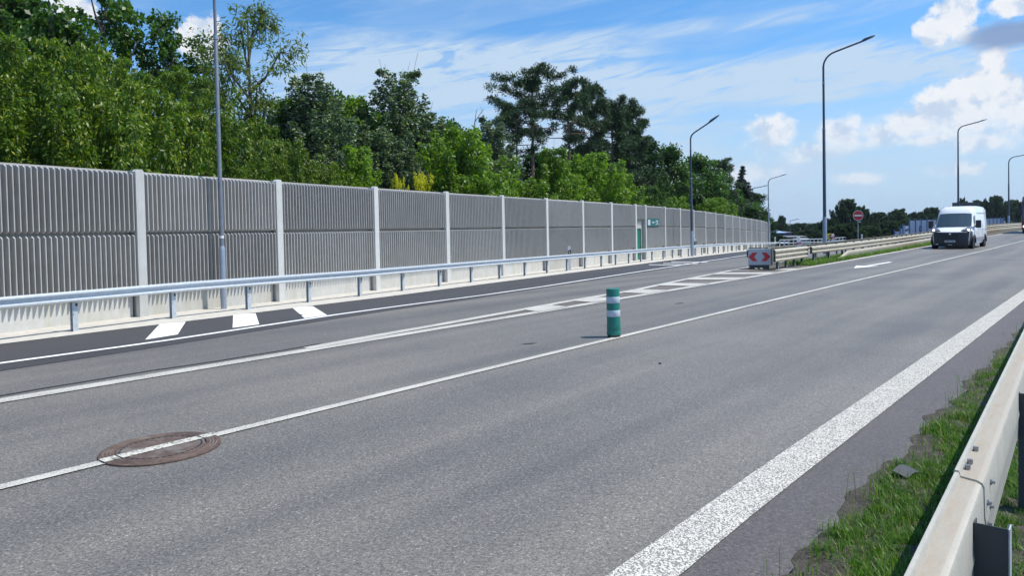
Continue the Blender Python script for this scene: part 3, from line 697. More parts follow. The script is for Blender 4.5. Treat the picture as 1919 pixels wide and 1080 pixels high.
for k in range(14):
    s = 2.78 + 2.25 * k; P = ST(s, nr(s, -.074)); ang = math.atan2(U[1], U[0])
    if pr is None:
        mb = MB(); mb.box(0, -.095, -.9, .004, 0, .70).box(.004, -.095, -.9, .05, -.091, .70).box(.004, -.004, -.9, .05, 0, .70)
        pr = mb.build('post', M['dark'], nroot); o = pr
        mb = MB(); mb.box(-.001, -.100, -.9, .052, -.096, .70); e1 = mb.build('post_edge', M['galvpost'], pr)
    else:
        o = pr.copy(); COL.objects.link(o); o.parent = nroot; c = e1.copy(); COL.objects.link(c); c.parent = o
    o.matrix_basis = Matrix.Translation((P[0] - nroot.location.x, P[1] - nroot.location.y, -nroot.location.z + (float(zg(P[0], P[1])) if 0 else 0))) @ Matrix.Rotation(ang, 4, 'Z')

# median guardrails
f_med = wfun([(26, 9.60), (31, 9.70), (36, 9.60), (48, 9.85), (60, 10.2), (78, 10.3), (95, 10.1), (108, 9.5), (120, 8.7), (160, 6.0), (200, 1.5), (260, -6)])
def stpath(f, s0, s1, step, sgn, dt=0.0):
    out = []
    for s in np.arange(s0, s1 + .01, step):
        P = np.array([s * U[0] + f(s) * N[0], s * U[1] + f(s) * N[1]]); s2 = s + .5
        Q = np.array([s2 * U[0] + f(s2) * N[0], s2 * U[1] + f(s2) * N[1]]); d = (Q - P) / np.linalg.norm(Q - P); o = np.array([d[1], -d[0]]) * sgn
        out.append((P + o * dt, o))
    return out
MR = mat('median_rail_steel', (0.45, 0.405, 0.31), 0.55, metal=0.1, var=0.12, vscale=3)
MRP = mat('median_post_steel', (0.22, 0.22, 0.21), 0.6, var=0.2, vscale=5)
THRIE = [(0, .245), (.02, .24), (.075, .27), (.083, .30), (.083, .32), (.02, .37), (.02, .40), (.083, .46), (.083, .49), (.02, .54), (.02, .57), (.083, .63), (.083, .66), (.02, .72), (0, .715)]
th = [(a, z + .06) for a, z in THRIE] + [(a - .008, z + .06) for a, z in reversed(THRIE)]
WB = [(a, (z - .44) * 1.0 + .44) for a, z in WPROF]
p0 = stpath(f_med, 26.8, 31.2, .5, 1)
g1 = guardrail('guardrail', p0, 'short cream triple-wave guardrail right behind the red chevron board', mbeam=MR, mpost=MRP, prof=th, spacing=1.0, group='median guardrails')
p1 = stpath(f_med, 31.25, 240, 1.0, 1, .02)
wb2 = [(a * 1.1, z) for a, z in WPROF]; wb2 = wb2 + [(a - .008, z) for a, z in reversed(wb2)]
g2 = guardrail('guardrail', p1, 'long cream median guardrail that passes behind the white van', mbeam=MR, mpost=MRP, prof=wb2, spacing=2.0, group='median guardrails')
# lower protection rail with its end dipping to the ground
low = stpath(f_med, 36.6, 120, 1.0, 1, .06)
mb = MB(); o3 = np.array(g2.location); lp = [(0, .05), (.03, .07), (.045, .12), (.045, .20), (.06, .23), (.06, .33), (.03, .37), (0, .38), (-.01, .38), (-.01, .05)]
pp = [((q[0] - o3[0], q[1] - o3[1], float(zg(*q)) - o3[2]), o) for q, o in low]
st_ = stpath(f_med, 34.2, 36.5, .5, 1, .06)
pre = [((q[0] - o3[0], q[1] - o3[1], float(zg(*q)) - o3[2] - .40 * (1 - i / (len(st_) - 1)) - .02), o) for i, (q, o) in enumerate(st_)]
mb.sweep(pre + pp, lp); mb.build('lower_rail', MR, g2, smooth=True)
f_med2 = lambda s: f_med(s) + 1.15 + .02 * (s - 27)
p2 = stpath(f_med2, 27.4, 150, 1.0, -1)
g3 = guardrail('guardrail', p2, 'cream guardrail on the far side of the median behind the chevron board', mbeam=MR, mpost=MRP, prof=wb2, spacing=2.0, group='median guardrails')
# chevron board on the nose, over its dark frame
P = ST(27.0, 10.22); ch = empty('chevron_board', P, math.radians(-14), 'grey board with two red chevrons pointing apart at the head of the median', 'sign')
mb = MB(); mb.box(-.41, -.02, .18, .40, .0, .80); mb.build('board', M['signgrey'], ch, bevel=.03)
for sx in (-1, 1):
    mb = MB(); q = [(.395 * sx, .49), (.25 * sx, .655), (.07 * sx, .655), (.19 * sx, .49), (.07 * sx, .325), (.25 * sx, .325)]
    q = [(a - .005, z) for a, z in q];
    if sx < 0: q = q[::-1]
    mb.prism(q, -.026, -.022); mb.build('chevron', M['red'], ch)
mb = MB(); mb.box(-.35, .03, .0, .35, .5, .20).box(-.36, .03, .2, .36, .12, .78).box(-.38, .03, .81, .32, .30, .84); mb.build('frame', M['dark'], ch)
for sx in (-.14, .04): mb = MB(); mb.box(sx - .05, -.32, .01, sx + .05, .03, .07); mb.build('ground_anchor', MR, ch, bevel=.01)
for k, s in enumerate(np.arange(27.8, 31, .95)):
    mb = MB(); Q = ST(s, f_med(s) + .25)
# delineators fixed on the rails
def delineator(P, h, wdt, c1, c2, label, group, ang=0.0):
    fb = 0.0 if h < .5 else .34
    r = empty('delineator', P, ang, label, 'delineator', group)
    mb = MB(); mb.prism([(-wdt / 2, 0), (-wdt / 2, h * .92), (-wdt * .3, h), (wdt * .35, h * .97), (wdt / 2, h * .9), (wdt / 2, 0)], -.02, .02); mb.build('body', c1, r, bevel=.008)
    mb = MB(); mb.prism([(-wdt / 2 - .003, h * (.25 + fb)), (-wdt / 2 - .003, h * (.44 + fb)), (wdt / 2 + .003, h * (.50 + fb)), (wdt / 2 + .003, h * (.31 + fb))], -.025, .025); mb.build('band', c2, r)
    mb = MB(); mb.box(-wdt * .18, -.031, h * (.33 + fb), wdt * .18, -.026, h * (.42 + fb)); mb.build('reflector', M['reflect'], r)
    return r
def at(px, Y):            # world x at depth Y for a pixel column near the horizon
    return (px - 960) / F * Y * 1.0
delineator(ST(30.2, f_med(30.2) + .12, .76), .42, .155, M['white'], M['red'], 'white delineator with a red band on top of the median rail near the chevron board', 'median delineators')
delineator(np.array([at(1562, 62), 62, -.3]), 1.1, .25, M['white'], M['red'], 'white and red delineator partly covering the yellow sign', 'median delineators')
delineator(np.array([at(1616, 80), 80, -.45]), .9, .18, M['white'], M['signgrey'], 'small white delineator right of the round no entry sign', 'small white delineators')
Pd = wall_off(.55, 30, 40, 3)
q = wall_off(.75, 32.9, 34.2, 2)[0][0]; delineator(np.array([q[0] + .55, q[1] + 1.0, float(zg(*q))]), 1.12, .13, M['white'], M['black'], 'white roadside delineator with black band behind the silver guardrail', None)
q = wall_off(.6, 54.0, 55.2, 2)[0][0]; delineator(np.array([q[0], q[1], float(zg(*q))]), 1.25, .17, M['white'], M['black'], 'white delineator with black band at the foot of the second lamp post', None)
q = wall_off(.6, 82, 83, 2)[0][0]; delineator(np.array([at(1404.5, 83), 83, -1.1]), 1.45, .26, M['white'], M['signgrey'], 'small white delineator before the far end of the noise wall', 'small white delineators')
delineator(np.array([at(1884, 150), 150, .2]), 1.3, .3, M['white'], M['signgrey'], 'small white delineator by the right-hand blue barrier beside the lamp post', 'small white delineators')
delineator(np.array([at(1700.5, 66), 66, .15]), 1.15, .24, M['white'], M['black'], 'white topped dark delineator in front of the blue barrier left of the van', 'small white delineators')
delineator(np.array([at(1726, 66), 66, .2]), 1.15, .22, M['bluepost'], M['dark'], 'dark blue delineator in front of the blue barrier beside the van mirror', None)
delineator(np.array([at(1453.5, 95), 95, -.9]), 1.0, .16, M['white'], M['signgrey'], 'small white delineator at the bent end of the silver guardrail', 'small white delineators')

# ------------------------------------------------------------------ manhole, bollard, litter
MH = G(302.5, 842)
mh = empty('manhole_cover', (MH[0], MH[1], .012), math.atan2(U[1], U[0]), 'round rusty manhole cover crossed by the white lane line', 'manhole cover')
mb = MB()
mb.lathe([(.445, -.02), (.445, .0), (.435, .004), (.335, .004), (.33, -.006), (.33, -.02)], 64); mb.build('frame_ring', M['rustd'], mh)
mb = MB()
for r in (.362, .385, .412):
    n = 72
    vs = [((r + dr) * math.cos(a), (r + dr) * math.sin(a), z) for a in [2 * math.pi * k / n for k in range(n)] for dr, z in ((-.006, .004), (-.003, .008), (.003, .008), (.006, .004))]
    mb.add(vs, [(i * 4 + k, ((i + 1) % n) * 4 + k, ((i + 1) % n) * 4 + k + 1, i * 4 + k + 1) for i in range(n) for k in range(3)])
mb.build('raised_ring', M['rust'], mh)
mb = MB(); mb.lathe([(.322, -.02), (.322, .001), (.316, .004), (.0005, .004)], 64); mb.build('lid', M['rust'], mh)
mb = MB()
n = 160; vs = []
for k in range(n):
    a = 2 * math.pi * k / n; w_ = .011 if (k // 2) % 2 else .0015
    for q in (.298 - w_, .298 + w_): vs.append((q * math.cos(a), q * math.sin(a), .0052))
mb.add(vs, [(2 * k, 2 * k + 1, (2 * k + 3) % (2 * n), (2 * k + 2) % (2 * n)) for k in range(n)])
mb.build('slot_ring', M['black'], mh)
mb = MB(); 
for r0, r1 in ((-.445, -.33), (-.316, .316), (.33, .445)):
    mb.box(r0, -.055, .0085, r1, .055, .0100)
mb.build('painted_line', paint('worn_line_on_iron', (0.60, 0.58, 0.50), 0.50, 45.0), mh)

bo = empty('bollard', (1.56, 11.17, 0.0), 0, 'green plastic bollard with two white bands standing on the lane line', 'bollard')
tilt = Matrix.Rotation(math.radians(-.5), 4, 'Y')
mb = MB(); mb.lathe([(.095, 0), (.100, .005), (.100, .045), (.096, .05)], 32); mb.build('base', M['black'], bo, smooth=True)
mb = MB(); mb.lathe([(.104, .035), (.113, .05), (.113, .07), (.107, .085), (.107, .12), (.110, .14), (.108, .18), (.104, .20), (.103, .74), (.100, .752), (.09, .757), (.03, .757), (.025, .752)], 40); mb.build('body', M['green'], bo, smooth=True)
for z in (.325, .535): mb = MB(); mb.lathe([(.1045, z), (.1055, z + .002), (.1055, z + .098), (.1045, z + .1)], 40); mb.build('reflective_band', M['reflect'], bo, smooth=True)
bo.rotation_euler = (0, math.radians(-.6), 0)
P = G(1700, 902)
db = empty('black_debris', (P[0], P[1], P[2] + .03), .6, 'piece of black plastic lying in the grass verge', 'debris')
mb = MB(); vs = []; 
for i in range(5):
    for j in range(4): vs.append((-.09 + .045 * i, -.05 + .033 * j, .02 + .02 * math.sin(i * .8) + .008 * j - .0))
mb.add(vs, [(i * 4 + j, (i + 1) * 4 + j, (i + 1) * 4 + j + 1, i * 4 + j + 1) for i in range(4) for j in range(3)]); ob = mb.build('shell', M['dark'], db); s_ = ob.modifiers.new('solid', 'SOLIDIFY'); s_.thickness = .006
P = G(1237, 683); mb = MB(); mb.lathe([(.012, 0), (.02, .008), (.015, .018), (.004, .022)], 7, (0, 0, 0)); tag(mb.build('pebble', M['dark'], loc=P), 'tiny dark pebble lying alone on the near lane', 'pebble')

# ------------------------------------------------------------------ street lamps
def lamp(P, H, arm, ang, label, m=None, rbase=.085, rtop=.045, sleeve=1.75, rs=None, bendr=1.0, group='street lamps along the road', rise=.55, tilt_=0.0, head=True):
    m = m or M['lampdark']; r = empty('street_lamp', P, ang, label, 'street lamp', group)
    if tilt_: r.rotation_euler = (0, tilt_, ang)
    rs = rs or rbase * 1.25
    mb = MB(); mb.tube([(0, 0, 0), (0, 0, sleeve), (0, 0, sleeve + .06)], [rs, rs, rbase], 14); mb.build('base_sleeve', M['lamp'], r, smooth=True)
    mb = MB(); h1 = H * .60; h2 = H * .82
    mb.tube([(0, 0, sleeve + .05), (0, 0, h1), (0, 0, h1 + .02)], [rbase, rbase * .86, rbase * .7], 12); mb.tube([(0, 0, h1), (0, 0, h2)], [rbase * .72, rbase * .66], 12)
    mb.build('pole', m, r, smooth=True)
    mb = MB(); mb.tube([(0, 0, h1 - .06), (0, 0, h1 + .03)], rbase * 1.02, 12); mb.tube([(0, 0, h2 - .05), (0, 0, h2 + .04)], rbase * .85, 12); mb.build('collar', M['lamp'], r, smooth=True)
    pts = [(0, 0, h2)]; zb = H - rise - bendr
    n = 8; pts.append((0, 0, zb)); tl = math.atan2(rise, arm - bendr); top = math.pi / 2 - tl
    for k in range(1, n + 1):
        q = top * k / n; pts.append((bendr * (1 - math.cos(q)), 0, zb + bendr * math.sin(q)))
    xl, zl = pts[-1][0], pts[-1][2]; dx, dz = math.cos(tl), math.sin(tl); Lr = (arm - xl) / dx
    pts.append((xl + dx * Lr, 0, zl + dz * Lr))
    mb = MB(); mb.tube(pts, [rbase * .62] * 2 + [rtop] * (len(pts) - 2), 10); mb.build('arm', m, r, smooth=True)
    if head:
        e = pts[-1]; R = Matrix.Translation(e) @ Matrix.Rotation(-tl - .06, 4, 'Y')
        mb = MB(); mb.add([tuple(R @ Vector(v)) for v in [(-.05, -.05, -.03), (-.05, .05, -.03), (.10, .13, -.045), (.10, -.13, -.045), (.72, .15, -.03), (.72, -.15, -.03), (.82, .08, -.02), (.82, -.08, -.02), (-.05, -.05, .05), (-.05, .05, .05), (.15, .11, .10), (.15, -.11, .10), (.66, .12, .05), (.66, -.12, .05), (.82, .07, .02), (.82, -.07, .02)]],
                          [(0, 1, 2, 3), (3, 2, 4, 5), (5, 4, 6, 7), (8, 11, 10, 9), (11, 13, 12, 10), (13, 15, 14, 12), (0, 3, 11, 8), (3, 5, 13, 11), (5, 7, 15, 13), (1, 9, 10, 2), (2, 10, 12, 4), (4, 12, 14, 6), (0, 8, 9, 1), (7, 6, 14, 15)]); h = mb.build('lamp_head', m, r, smooth=True)
        mb = MB(); mb.box(.2, -.1, -.052, .68, .1, -.047, R); mb.build('lens', M['headlamp'], h)
    return r
def place(px, py_base, Y):
    """ground-standing point at depth Y in the pixel column px."""
    d = ray(px, py_base); k = Y / d[1]; return np.array([d[0] * k, Y, CH + d[2] * k])
P = place(419.5, 579, 16.9); P[2] = -.02
_l1 = lamp(P, 10.6, 2.6, math.radians(-40), 'tall silver lamp post in front of the noise wall whose head is out of view', m=M['lamp1'], rbase=.050, sleeve=1.42, rs=.067, rtop=.035)
mb = MB(); mb.tube([(0, 0, 1.66), (0, 0, 1.72)], .0525, 14); mb.build('white_band', M['white'], _l1)
def lampP(px, pyb, Y, ytop, arm_px, ang, label, **k):
    P = place(px, pyb, Y); H = (pyb - ytop) / F * Y * 1.003; lamp(P, H, arm_px / F * Y / max(.3, math.cos(ang)), ang, label, **k)
lampP(1297, 482, 50.0, 236, 33, math.radians(-15), 'slim dark lamp post standing behind the silver guardrail near the middle of the noise wall', rbase=.085, rtop=.05, bendr=.6, rise=.42)
lampP(1546, 476, 45.0, 88, 64, math.radians(-15), 'tallest dark lamp post rising from the median with a long curved arm', rbase=.10, rtop=.055, sleeve=2.25, rs=.125, bendr=.95, rise=.42)
lampP(1796, 430, 92.0, 231, 37, math.radians(-10), 'dark lamp post rising behind the roof of the white van', rbase=.12, rtop=.07, bendr=.9, rise=.4)
lampP(1890.5, 424, 125.0, 291, 34, math.radians(-5), 'dark lamp post standing against the right-hand woods beyond the van', rbase=.13, rtop=.08, bendr=1.1, rise=.35)
lampP(1441, 462, 96.0, 331, 24, math.radians(-5), 'thin grey lamp post at the far end of the noise wall', m=M['lamp'], rbase=.09, rtop=.06, bendr=.7, rise=.25)
lampP(1411, 455, 130.0, 350, 22, math.radians(0), 'thin lamp arm reaching out of the trees behind the far end of the noise wall', m=M['lampdark'], rbase=.09, rtop=.07, bendr=.4, rise=.3, group='far thin lamps')
lampP(1423, 455, 150.0, 371, 6, math.radians(0), 'small lamp head showing above the last dark trees of the wood', m=M['lampdark'], rbase=.09, rtop=.07, bendr=.3, rise=.1, group='far thin lamps')
lampP(1481, 458, 170.0, 412, 11, math.radians(0), 'small far lamp over the blue roofed hall', m=M['lampdark'], rbase=.07, rtop=.06, bendr=.3, rise=.2, group='far thin lamps')
lampP(1626, 450, 190.0, 427, 9, math.radians(0), 'small far lamp arm in front of the dark trees right of the no entry sign', m=M['lamp'], rbase=.07, rtop=.06, bendr=.3, rise=.3, group='far thin lamps')

# ------------------------------------------------------------------ signs
P = place(1608.5, 452, 50); r = empty('no_entry_sign', P, 0.0, 'round red no entry sign on a thin post beyond the median rail', 'sign')
h = (452 - 404) / F * 50
mb = MB(); mb.tube([(0, .03, -.4), (0, .03, h + .3)], .032, 10); mb.build('post', M['lamp'], r, smooth=True)
def disc(rad, y0, y1, z, n=32, cx=0.0): mb = MB(); mb.prism([(cx + rad * math.sin(2 * math.pi * k / n), z + rad * math.cos(2 * math.pi * k / n)) for k in range(n)], y0, y1); return mb
disc(.36, -.012, 0, h).build('plate', M['white'], r)
disc(.335, -.016, -.013, h).build('red_disc', M['red'], r)
mb = MB(); mb.box(-.27, -.021, h - .05, .27, -.017, h + .05); mb.build('white_bar', M['white'], r)
mb = MB(); mb.box(.08, .0, h - .48, .17, .05, h - .42); mb.build('bracket', M['white'], r)
P = place(1556.5, 460, 66); r = empty('yellow_sign', P, 0.0, 'yellow square board with a small no entry disc behind the tall lamp post', 'sign'); h = (460 - 443.5) / F * 66
mb = MB(); mb.box(-.30, -.015, h - .25, .30, 0, h + .27); mb.build('board', M['yellow'], r, bevel=.02)
disc(.20, -.020, -.017, h).build('disc', mat('dark_red_sheet', (0.10, 0.012, 0.015), .4), r)
mb = MB(); mb.box(-.15, -.026, h - .025, .15, -.022, h + .025); mb.build('white_bar', M['white'], r)
mb = MB(); mb.tube([(0, .03, -.3), (0, .03, h + .2)], .03, 8); mb.build('post', M['lamp'], r)
# gantry board far behind the van
P = place(1812, 392, 230); r = empty('sign_board', (P[0], P[1], 0), 0.0, 'dark back of a wide road sign board showing above the van roof', 'sign')
zc = P[2] + 1.4
mb = MB(); mb.box(-4.6, 0, zc - .6, 4.2, .15, zc + .75); mb.build('board', M['dark'], r)
for x in (-3, 3): mb = MB(); mb.tube([(x, .25, -6), (x, .25, zc)], .15, 8); mb.build('post', M['dark'], r)

# ------------------------------------------------------------------ far railing (white posts) beyond the median
r = empty('bridge_railing', (at(1466, 95), 95, -1.1), 0, 'low pale railing with many short posts beyond the median', 'railing')
A = np.array([at(1462, 96), 96.0]); Bp = np.array([at(1650, 132), 132.0]); 
def zrail(q): return CH - (np.interp(q[0] / q[1] * F + 960, [1460, 1545, 1620, 1650], [463.5, 459.5, 452.5, 450.5]) - (431 - .02 * (q[0] / q[1] * F))) / F * q[1]
o3 = np.array(r.location); pts = []
for k in range(30):
    q = A + (Bp - A) * k / 29; z = zrail(q); pts.append((q[0] - o3[0], q[1] - o3[1], z - o3[2]))
for h_ in (.95, .5):
    mb = MB(); mb.tube([(a, b, c + h_) for a, b, c in pts], .06, 6); mb.build('handrail', M['galvpost'], r)
fp = None
for k in range(29):
    if fp is None: mb = MB(); mb.box(-.07, -.05, -1.5, .07, .05, .93); fp = mb.build('post', M['galvpost'], r); o = fp
    else: o = fp.copy(); COL.objects.link(o); o.parent = r
    o.location = pts[k]

# ------------------------------------------------------------------ blue barrier
r = empty('blue_noise_barrier', (at(1677, 120), 120, 0), 0, 'blue translucent noise barrier with slim posts on both sides of the van', 'noise barrier'); o3 = np.array(r.location)
bl = []
for k, px in enumerate([1677, 1687, 1692.5, 1705, 1716.5, 1727, 1738, 1749, 1760, 1770, 1779, 1789, 1798, 1807, 1816, 1824, 1832, 1840, 1848, 1855, 1862, 1869, 1876, 1882, 1889, 1895, 1902, 1908, 1914, 1921, 1927]):
    Y = 118 + 4.6 * k
    yt = [431, 426, 420, 410.5][k] if k < 4 else np.interp(px, [1716, 1760, 1846, 1930], [410, 409.5, 408, 406])
    yb = np.interp(px, [1677, 1752, 1848, 1919], [442, 438, 424, 421]); hz = 431 - .02 * (px - 960)
    bl.append((at(px, Y), Y, CH - (yb - hz) / F * Y, CH - (yt - hz) / F * Y))
M['bluetrans'] = M['blue']
fpost = None
for k in range(len(bl) - 1):
    a, b = bl[k], bl[k + 1]; mb = MB()
    zt = a[3] - .3
    A_ = (a[0] - o3[0], a[1] - o3[1]); B_ = (b[0] - o3[0], b[1] - o3[1])
    zb = a[2] - 1.5
    mb.add([(A_[0], A_[1], zb), (B_[0], B_[1], b[2] - 1.5), (B_[0], B_[1], zt), (A_[0], A_[1], zt), (A_[0], A_[1] + .06, zb), (B_[0], B_[1] + .06, b[2] - 1.5), (B_[0], B_[1] + .06, zt), (A_[0], A_[1] + .06, zt)], [(0, 1, 2, 3), (7, 6, 5, 4), (3, 2, 6, 7), (1, 0, 4, 5), (0, 3, 7, 4), (2, 1, 5, 6)])
    mb.build('sheet', M['blue'], r)
    mb = MB(); w_ = .09; mb.box(A_[0] - w_, A_[1] - .12, a[2] - 1.5, A_[0] + w_, A_[1] - .005, a[3] + .05); mb.build('post', M['bluepost'], r)

# ------------------------------------------------------------------ vehicles
def wheel(parent, x, y, rad=.34, wd=.22, side=1):
    mb = MB(); prof = [(rad * .62, -wd / 2), (rad * .95, -wd / 2), (rad, -wd * .35), (rad, wd * .35), (rad * .95, wd / 2), (rad * .62, wd / 2)]
    mb.lathe(prof, 28); R = Matrix.Translation((x, y, rad)) @ Matrix.Rotation(math.pi / 2, 4, 'X'); mb.v = [tuple(R @ Vector(v)) for v in mb.v]
    wh = mb.build('wheel', M['tyre'], parent, smooth=True)
    mb = MB(); mb.lathe([(rad * .62, -wd * .44), (rad * .60, -wd * .50), (rad * .3, -wd * .42), (rad * .1, -wd * .52)], 16); mb.lathe([(rad * .1, wd * .52), (rad * .3, wd * .42), (rad * .60, wd * .50), (rad * .62, wd * .44)][::1], 16)
    mb.v = [tuple(R @ Vector(v)) for v in mb.v]; mb.build('rim', M['chrome'], wh)
Pv = (G(1741, 467) + G(1823, 467)) / 2
hd = math.atan2(U[1], U[0]) - math.radians(1.8)
van = empty('van', (Pv[0], Pv[1], 0.006), hd, 'white high-roof delivery van with dark bumper driving towards the viewer', 'van')
van.scale = (1.04,) * 3
# x = 0 at the nose, +x to the rear; y across
path = [(-.02, .30, .86), (-.05, .55, .90), (-.03, .80, .92), (.02, .98, .92), (.12, 1.06, .92), (.40, 1.17, .92), (.72, 1.27, .92), (1.05, 1.68, .88), (1.42, 2.13, .83), (1.62, 2.33, .81), (1.95, 2.46, .80), (2.5, 2.50, .80), (4.2, 2.52, .80), (5.35, 2.50, .80), (5.47, 2.42, .82), (5.52, 2.0, .88), (5.52, .45, .93)]
J = 17
def curv(i, y):
    x, z, w_ = path[i]; c_ = .22 if i < 9 else .10 * max(0, (12 - i) / 3); return x + c_ * y * y
vs = []
for i, (x, z, w_) in enumerate(path):
    for j in range(J):
        q = -1 + 2 * j / (J - 1); y = w_ * math.sin(q * math.pi / 2) if abs(q) < 1 else w_ * q
        cr = .03 * (abs(y / w_) ** 4) + (.05 if i > 8 else .03) * (abs(y / w_) ** 12)
        vs.append((curv(i, y) + (.03 if i > 14 else 0) * -abs(y), y, z - (cr if 3 < i < 15 else 0)))
fs = [(i * J + j, i * J + j + 1, (i + 1) * J + j + 1, (i + 1) * J + j) for i in range(len(path) - 1) for j in range(J - 1)]
mb = MB(); mb.add(vs, fs)
for sgn, je in ((-1, 0), (1, J - 1)):
    rows = []
    for i in range(4, 15):
        ex, ey, ez = vs[i * J + je]; w1 = min(1.02, .93 + .11 * max(0, ex - .3) / .6) if ex < 1.1 else 1.02
        if i >= 13: w1 = .99 if i == 13 else .96
        zs = [ez, ez - .10, 1.45 if ez > 1.6 else ez - .06, 1.0 if ez > 1.1 else ez - .07, .72, .36]
        ww = [abs(ey), abs(ey) + (w1 - abs(ey)) * .35, w1 - .01, w1, w1, w1 - .03]
        if ez > 1.6: ww[2] = w1 - .02 
        rows.append([(ex, sgn * b, min(z, ez)) for z, b in zip(zs, ww)])
    n = 6; vv = [q for r_ in rows for q in r_]; ff = [(i * n + k, (i + 1) * n + k, (i + 1) * n + k + 1, i * n + k + 1) for i in range(len(rows) - 1) for k in range(n - 1)]
    if sgn > 0: ff = [tuple(reversed(f)) for f in ff]
    mb.add(vv, ff)
mb.box(.3, -.9, .28, 5.5, .9, .40)
mb.add([(5.52, -.96, .36), (5.52, .96, .36), (5.50, .90, 2.3), (5.50, -.90, 2.3)], [(0, 1, 2, 3)])
bd = mb.build('body', M['vanwhite'], van, smooth=True)
# bumper shell
mb = MB(); rows = []
for z, o, w_ in ((.20, .02, .90), (.26, .06, .96), (.5, .09, .99), (.8, .08, 1.0), (.93, .05, 1.0), (1.0, .03, .96)):
    row = []
    for j in range(19):
        q = -1 + 2 * j / 18; y = w_ * q; x = -.05 - o + .26 * y * y + .35 * max(0, abs(q) - .86) / .14
        row.append((x, y, z + (.05 * abs(q) ** 3 if z > .9 else 0)))
    rows.append(row)
n = 19; vv = [q for r_ in rows for q in r_]; mb.add(vv, [(i * n + j, i * n + j + 1, (i + 1) * n + j + 1, (i + 1) * n + j) for i in range(5) for j in range(18)])
b_ = mb.build('front_bumper', M['plasticdark'], van, smooth=True); sm = b_.modifiers.new('solid', 'SOLIDIFY'); sm.thickness = .03; sm.offset = 1
# grille slats, emblem, plate
mb = MB()
for z in (.60, .68, .76, .84): mb.box(-.165, -.42, z, -.150, .42, z + .02)
mb.build('grille', M['black'], van)
mb = MB(); mb.prism([(.06 * math.cos(a), .90 + .055 * math.sin(a)) for a in [2 * math.pi * k / 16 for k in range(16)]], -.008, .008, Matrix.Translation((-.15, 0, 0)) @ Matrix.Rotation(math.pi / 2, 4, 'Z')); mb.build('emblem', M['chrome'], van)
mb = MB(); mb.box(-.180, -.26, .43, -.165, .26, .54); pl = mb.build('number_plate', M['reflect'], van)
mb = MB(); 
for k in range(7):
    if k != 3: mb.box(-.184, -.20 + .06 * k, .455, -.181, -.165 + .06 * k, .515)
mb.build('plate_characters', M['dark'], pl)
mb = MB(); mb.box(-.19, -.10, .27, -.17, .10, .30).box(-.10, .60, .30, -.07, .72, .34); mb.build('fog_lamp', M['white'], van)
# windscreen, proud of the body
def patch(i0, i1, v0, v1, y0, y1, off, nn=12, skew=0.0):
    mb = MB(); vs = []
    for a in range(nn + 1):
        v = v0 + (v1 - v0) * a / nn; x0, z0, w0 = path[i0]; x1, z1, w1 = path[i1]
        x = x0 + (x1 - x0) * v; z = z0 + (z1 - z0) * v; sl = math.atan2(z1 - z0, x1 - x0)
        for b in range(nn + 1):
            q = y0(v) + (y1(v) - y0(v)) * b / nn
            vs.append((x + .22 * q * q - off * math.sin(sl), q, z - .05 * abs(q / (w0 + (w1 - w0) * v)) ** 4 + off * math.cos(sl)))
    m_ = nn + 1; mb.add(vs, [(i * m_ + j, i * m_ + j + 1, (i + 1) * m_ + j + 1, (i + 1) * m_ + j) for i in range(nn) for j in range(nn)]); return mb
rr = lambda v: min(1, .9 + v * 2) * min(1, .9 + (1 - v) * 2)
ws = patch(6, 8, .05, .93, lambda v: -(.90 - .11 * v) * rr(v), lambda v: (.90 - .11 * v) * rr(v), .014).build('windscreen', M['glass'], van, smooth=True)
mb = patch(6, 8, .035, .075, lambda v: -.80, lambda v: .80, .02, 6); mb.build('wiper', M['black'], van)
